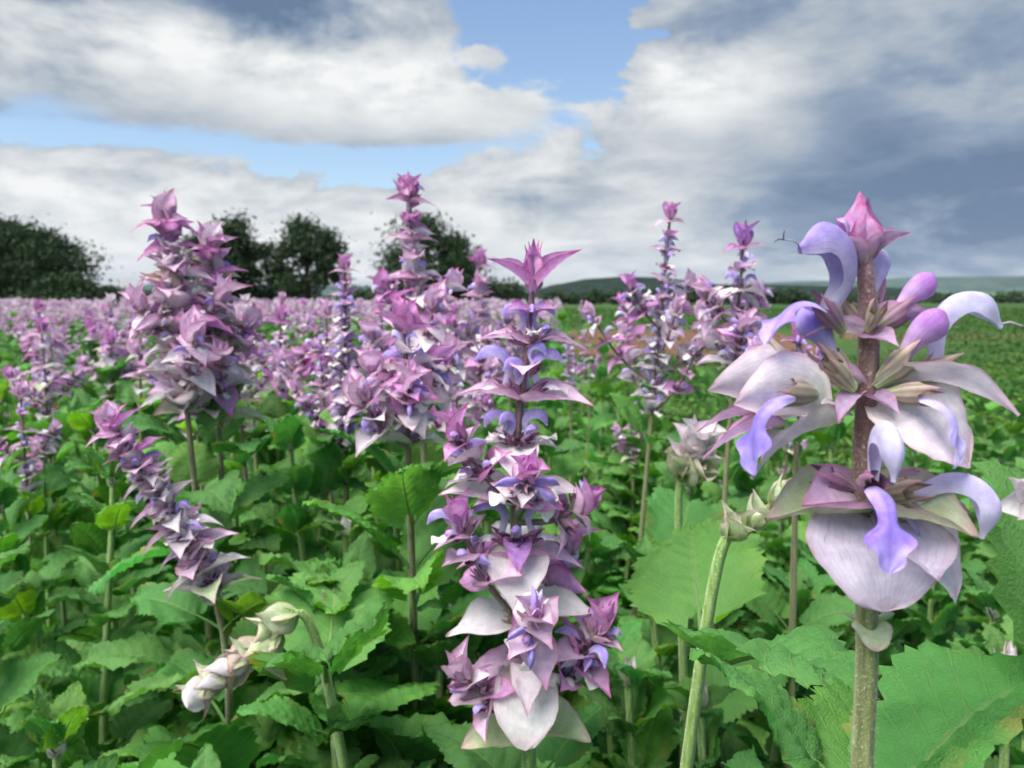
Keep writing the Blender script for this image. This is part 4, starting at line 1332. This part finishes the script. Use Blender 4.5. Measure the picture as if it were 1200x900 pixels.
# scattered short ones on the open right side
for i in range(16):
    y = rf.uniform(2.4, 7); x = rf.uniform(.12, .6) * y
    root = bpy.data.objects.new('young_sage_plant', None); COL.objects.link(root)
    root.location = (x, y, 0); root.rotation_euler = (0, 0, rf.uniform(0, 6.28))
    s = rf.uniform(.4, .62); root.scale = (s, s, s)
    tag(root, "short young clary sage plant scattered on the open weedy ground", 'plant', 'young sage plants on the open ground')
    place_proto(protos[rf.randrange(6)], root)

# the rows beyond read as one mass
def far_mass():
    rng = np.random.default_rng(8)
    n = 1500
    y = 8.2 + 12 * rng.uniform(0, 1, n) ** 1.3
    x = rng.uniform(-.70, .06, n) * y
    h = rng.uniform(.86, 1.03, n)
    nb = 60
    t = rng.uniform(0, 1, (n, nb))
    rr = (.018 + .055 * t) * rng.uniform(.3, 1, (n, nb)); a = rng.uniform(0, 6.28, (n, nb))
    ce = np.stack([x[:, None] + rr * np.cos(a), y[:, None] + rr * np.sin(a), h[:, None] - t * .17], -1).reshape(-1, 3)
    m = leaf_cards(ce, .020, rng, .8, 1.1, .7)
    pal = np.array([(.78, .60, .72), (.80, .68, .76), (.80, .74, .76), (.68, .54, .70), (.70, .48, .62)])
    m.c = np.repeat(pal[rng.integers(0, 5, len(ce))], 4, 0) * rng.uniform(.8, 1.1, (len(m.c), 1))
    o = obj("far_sage_flowers", to_mesh("far_sage_flowers", m, M_BRACT, False))
    tag(o, "pale lilac band of flower spikes in the farthest sage rows", "flowers", kind="stuff")
    nl = 26
    t = rng.uniform(0, 1, (n, nl)); rr = rng.uniform(.02, .2, (n, nl)); a = rng.uniform(0, 6.28, (n, nl))
    ce = np.stack([x[:, None] + rr * np.cos(a), y[:, None] + rr * np.sin(a), (h[:, None] - .2) * (.1 + .9 * t)], -1).reshape(-1, 3)
    m = leaf_cards(ce, .065, rng, .7, 1.3, .6)
    o = obj("far_sage_foliage", to_mesh("far_sage_foliage", m, M_LEAF, False))
    tag(o, "green leaf mass of the farthest sage rows under the lilac band", "foliage", kind="stuff")
far_mass()

# ------------------------------------------------------------------ haze
def haze():
    me = bpy.data.meshes.new("haze")
    x0, x1, y0, y1, z0, z1 = -3600, 3600, -80, 5300, -2.5, 190
    v = [(x, y, z) for z in (z0, z1) for y in (y0, y1) for x in (x0, x1)]
    me.from_pydata(v, [], [(0, 2, 3, 1), (4, 5, 7, 6), (0, 1, 5, 4), (2, 6, 7, 3), (0, 4, 6, 2), (1, 3, 7, 5)])
    k = NT("haze_air")
    pv = k.n("VolumePrincipled")
    pv.inputs["Color"].default_value = (.78, .88, 1, 1)
    pv.inputs["Density"].default_value = .000045
    k.t.links.new(pv.outputs[0], k.out.inputs["Volume"])
    me.materials.append(k.mat)
    o = obj("haze", me); o["kind"] = "stuff"
    tag(o, "thin bluish air over the fields", "haze")
HAZE = True
if HAZE:
    haze()
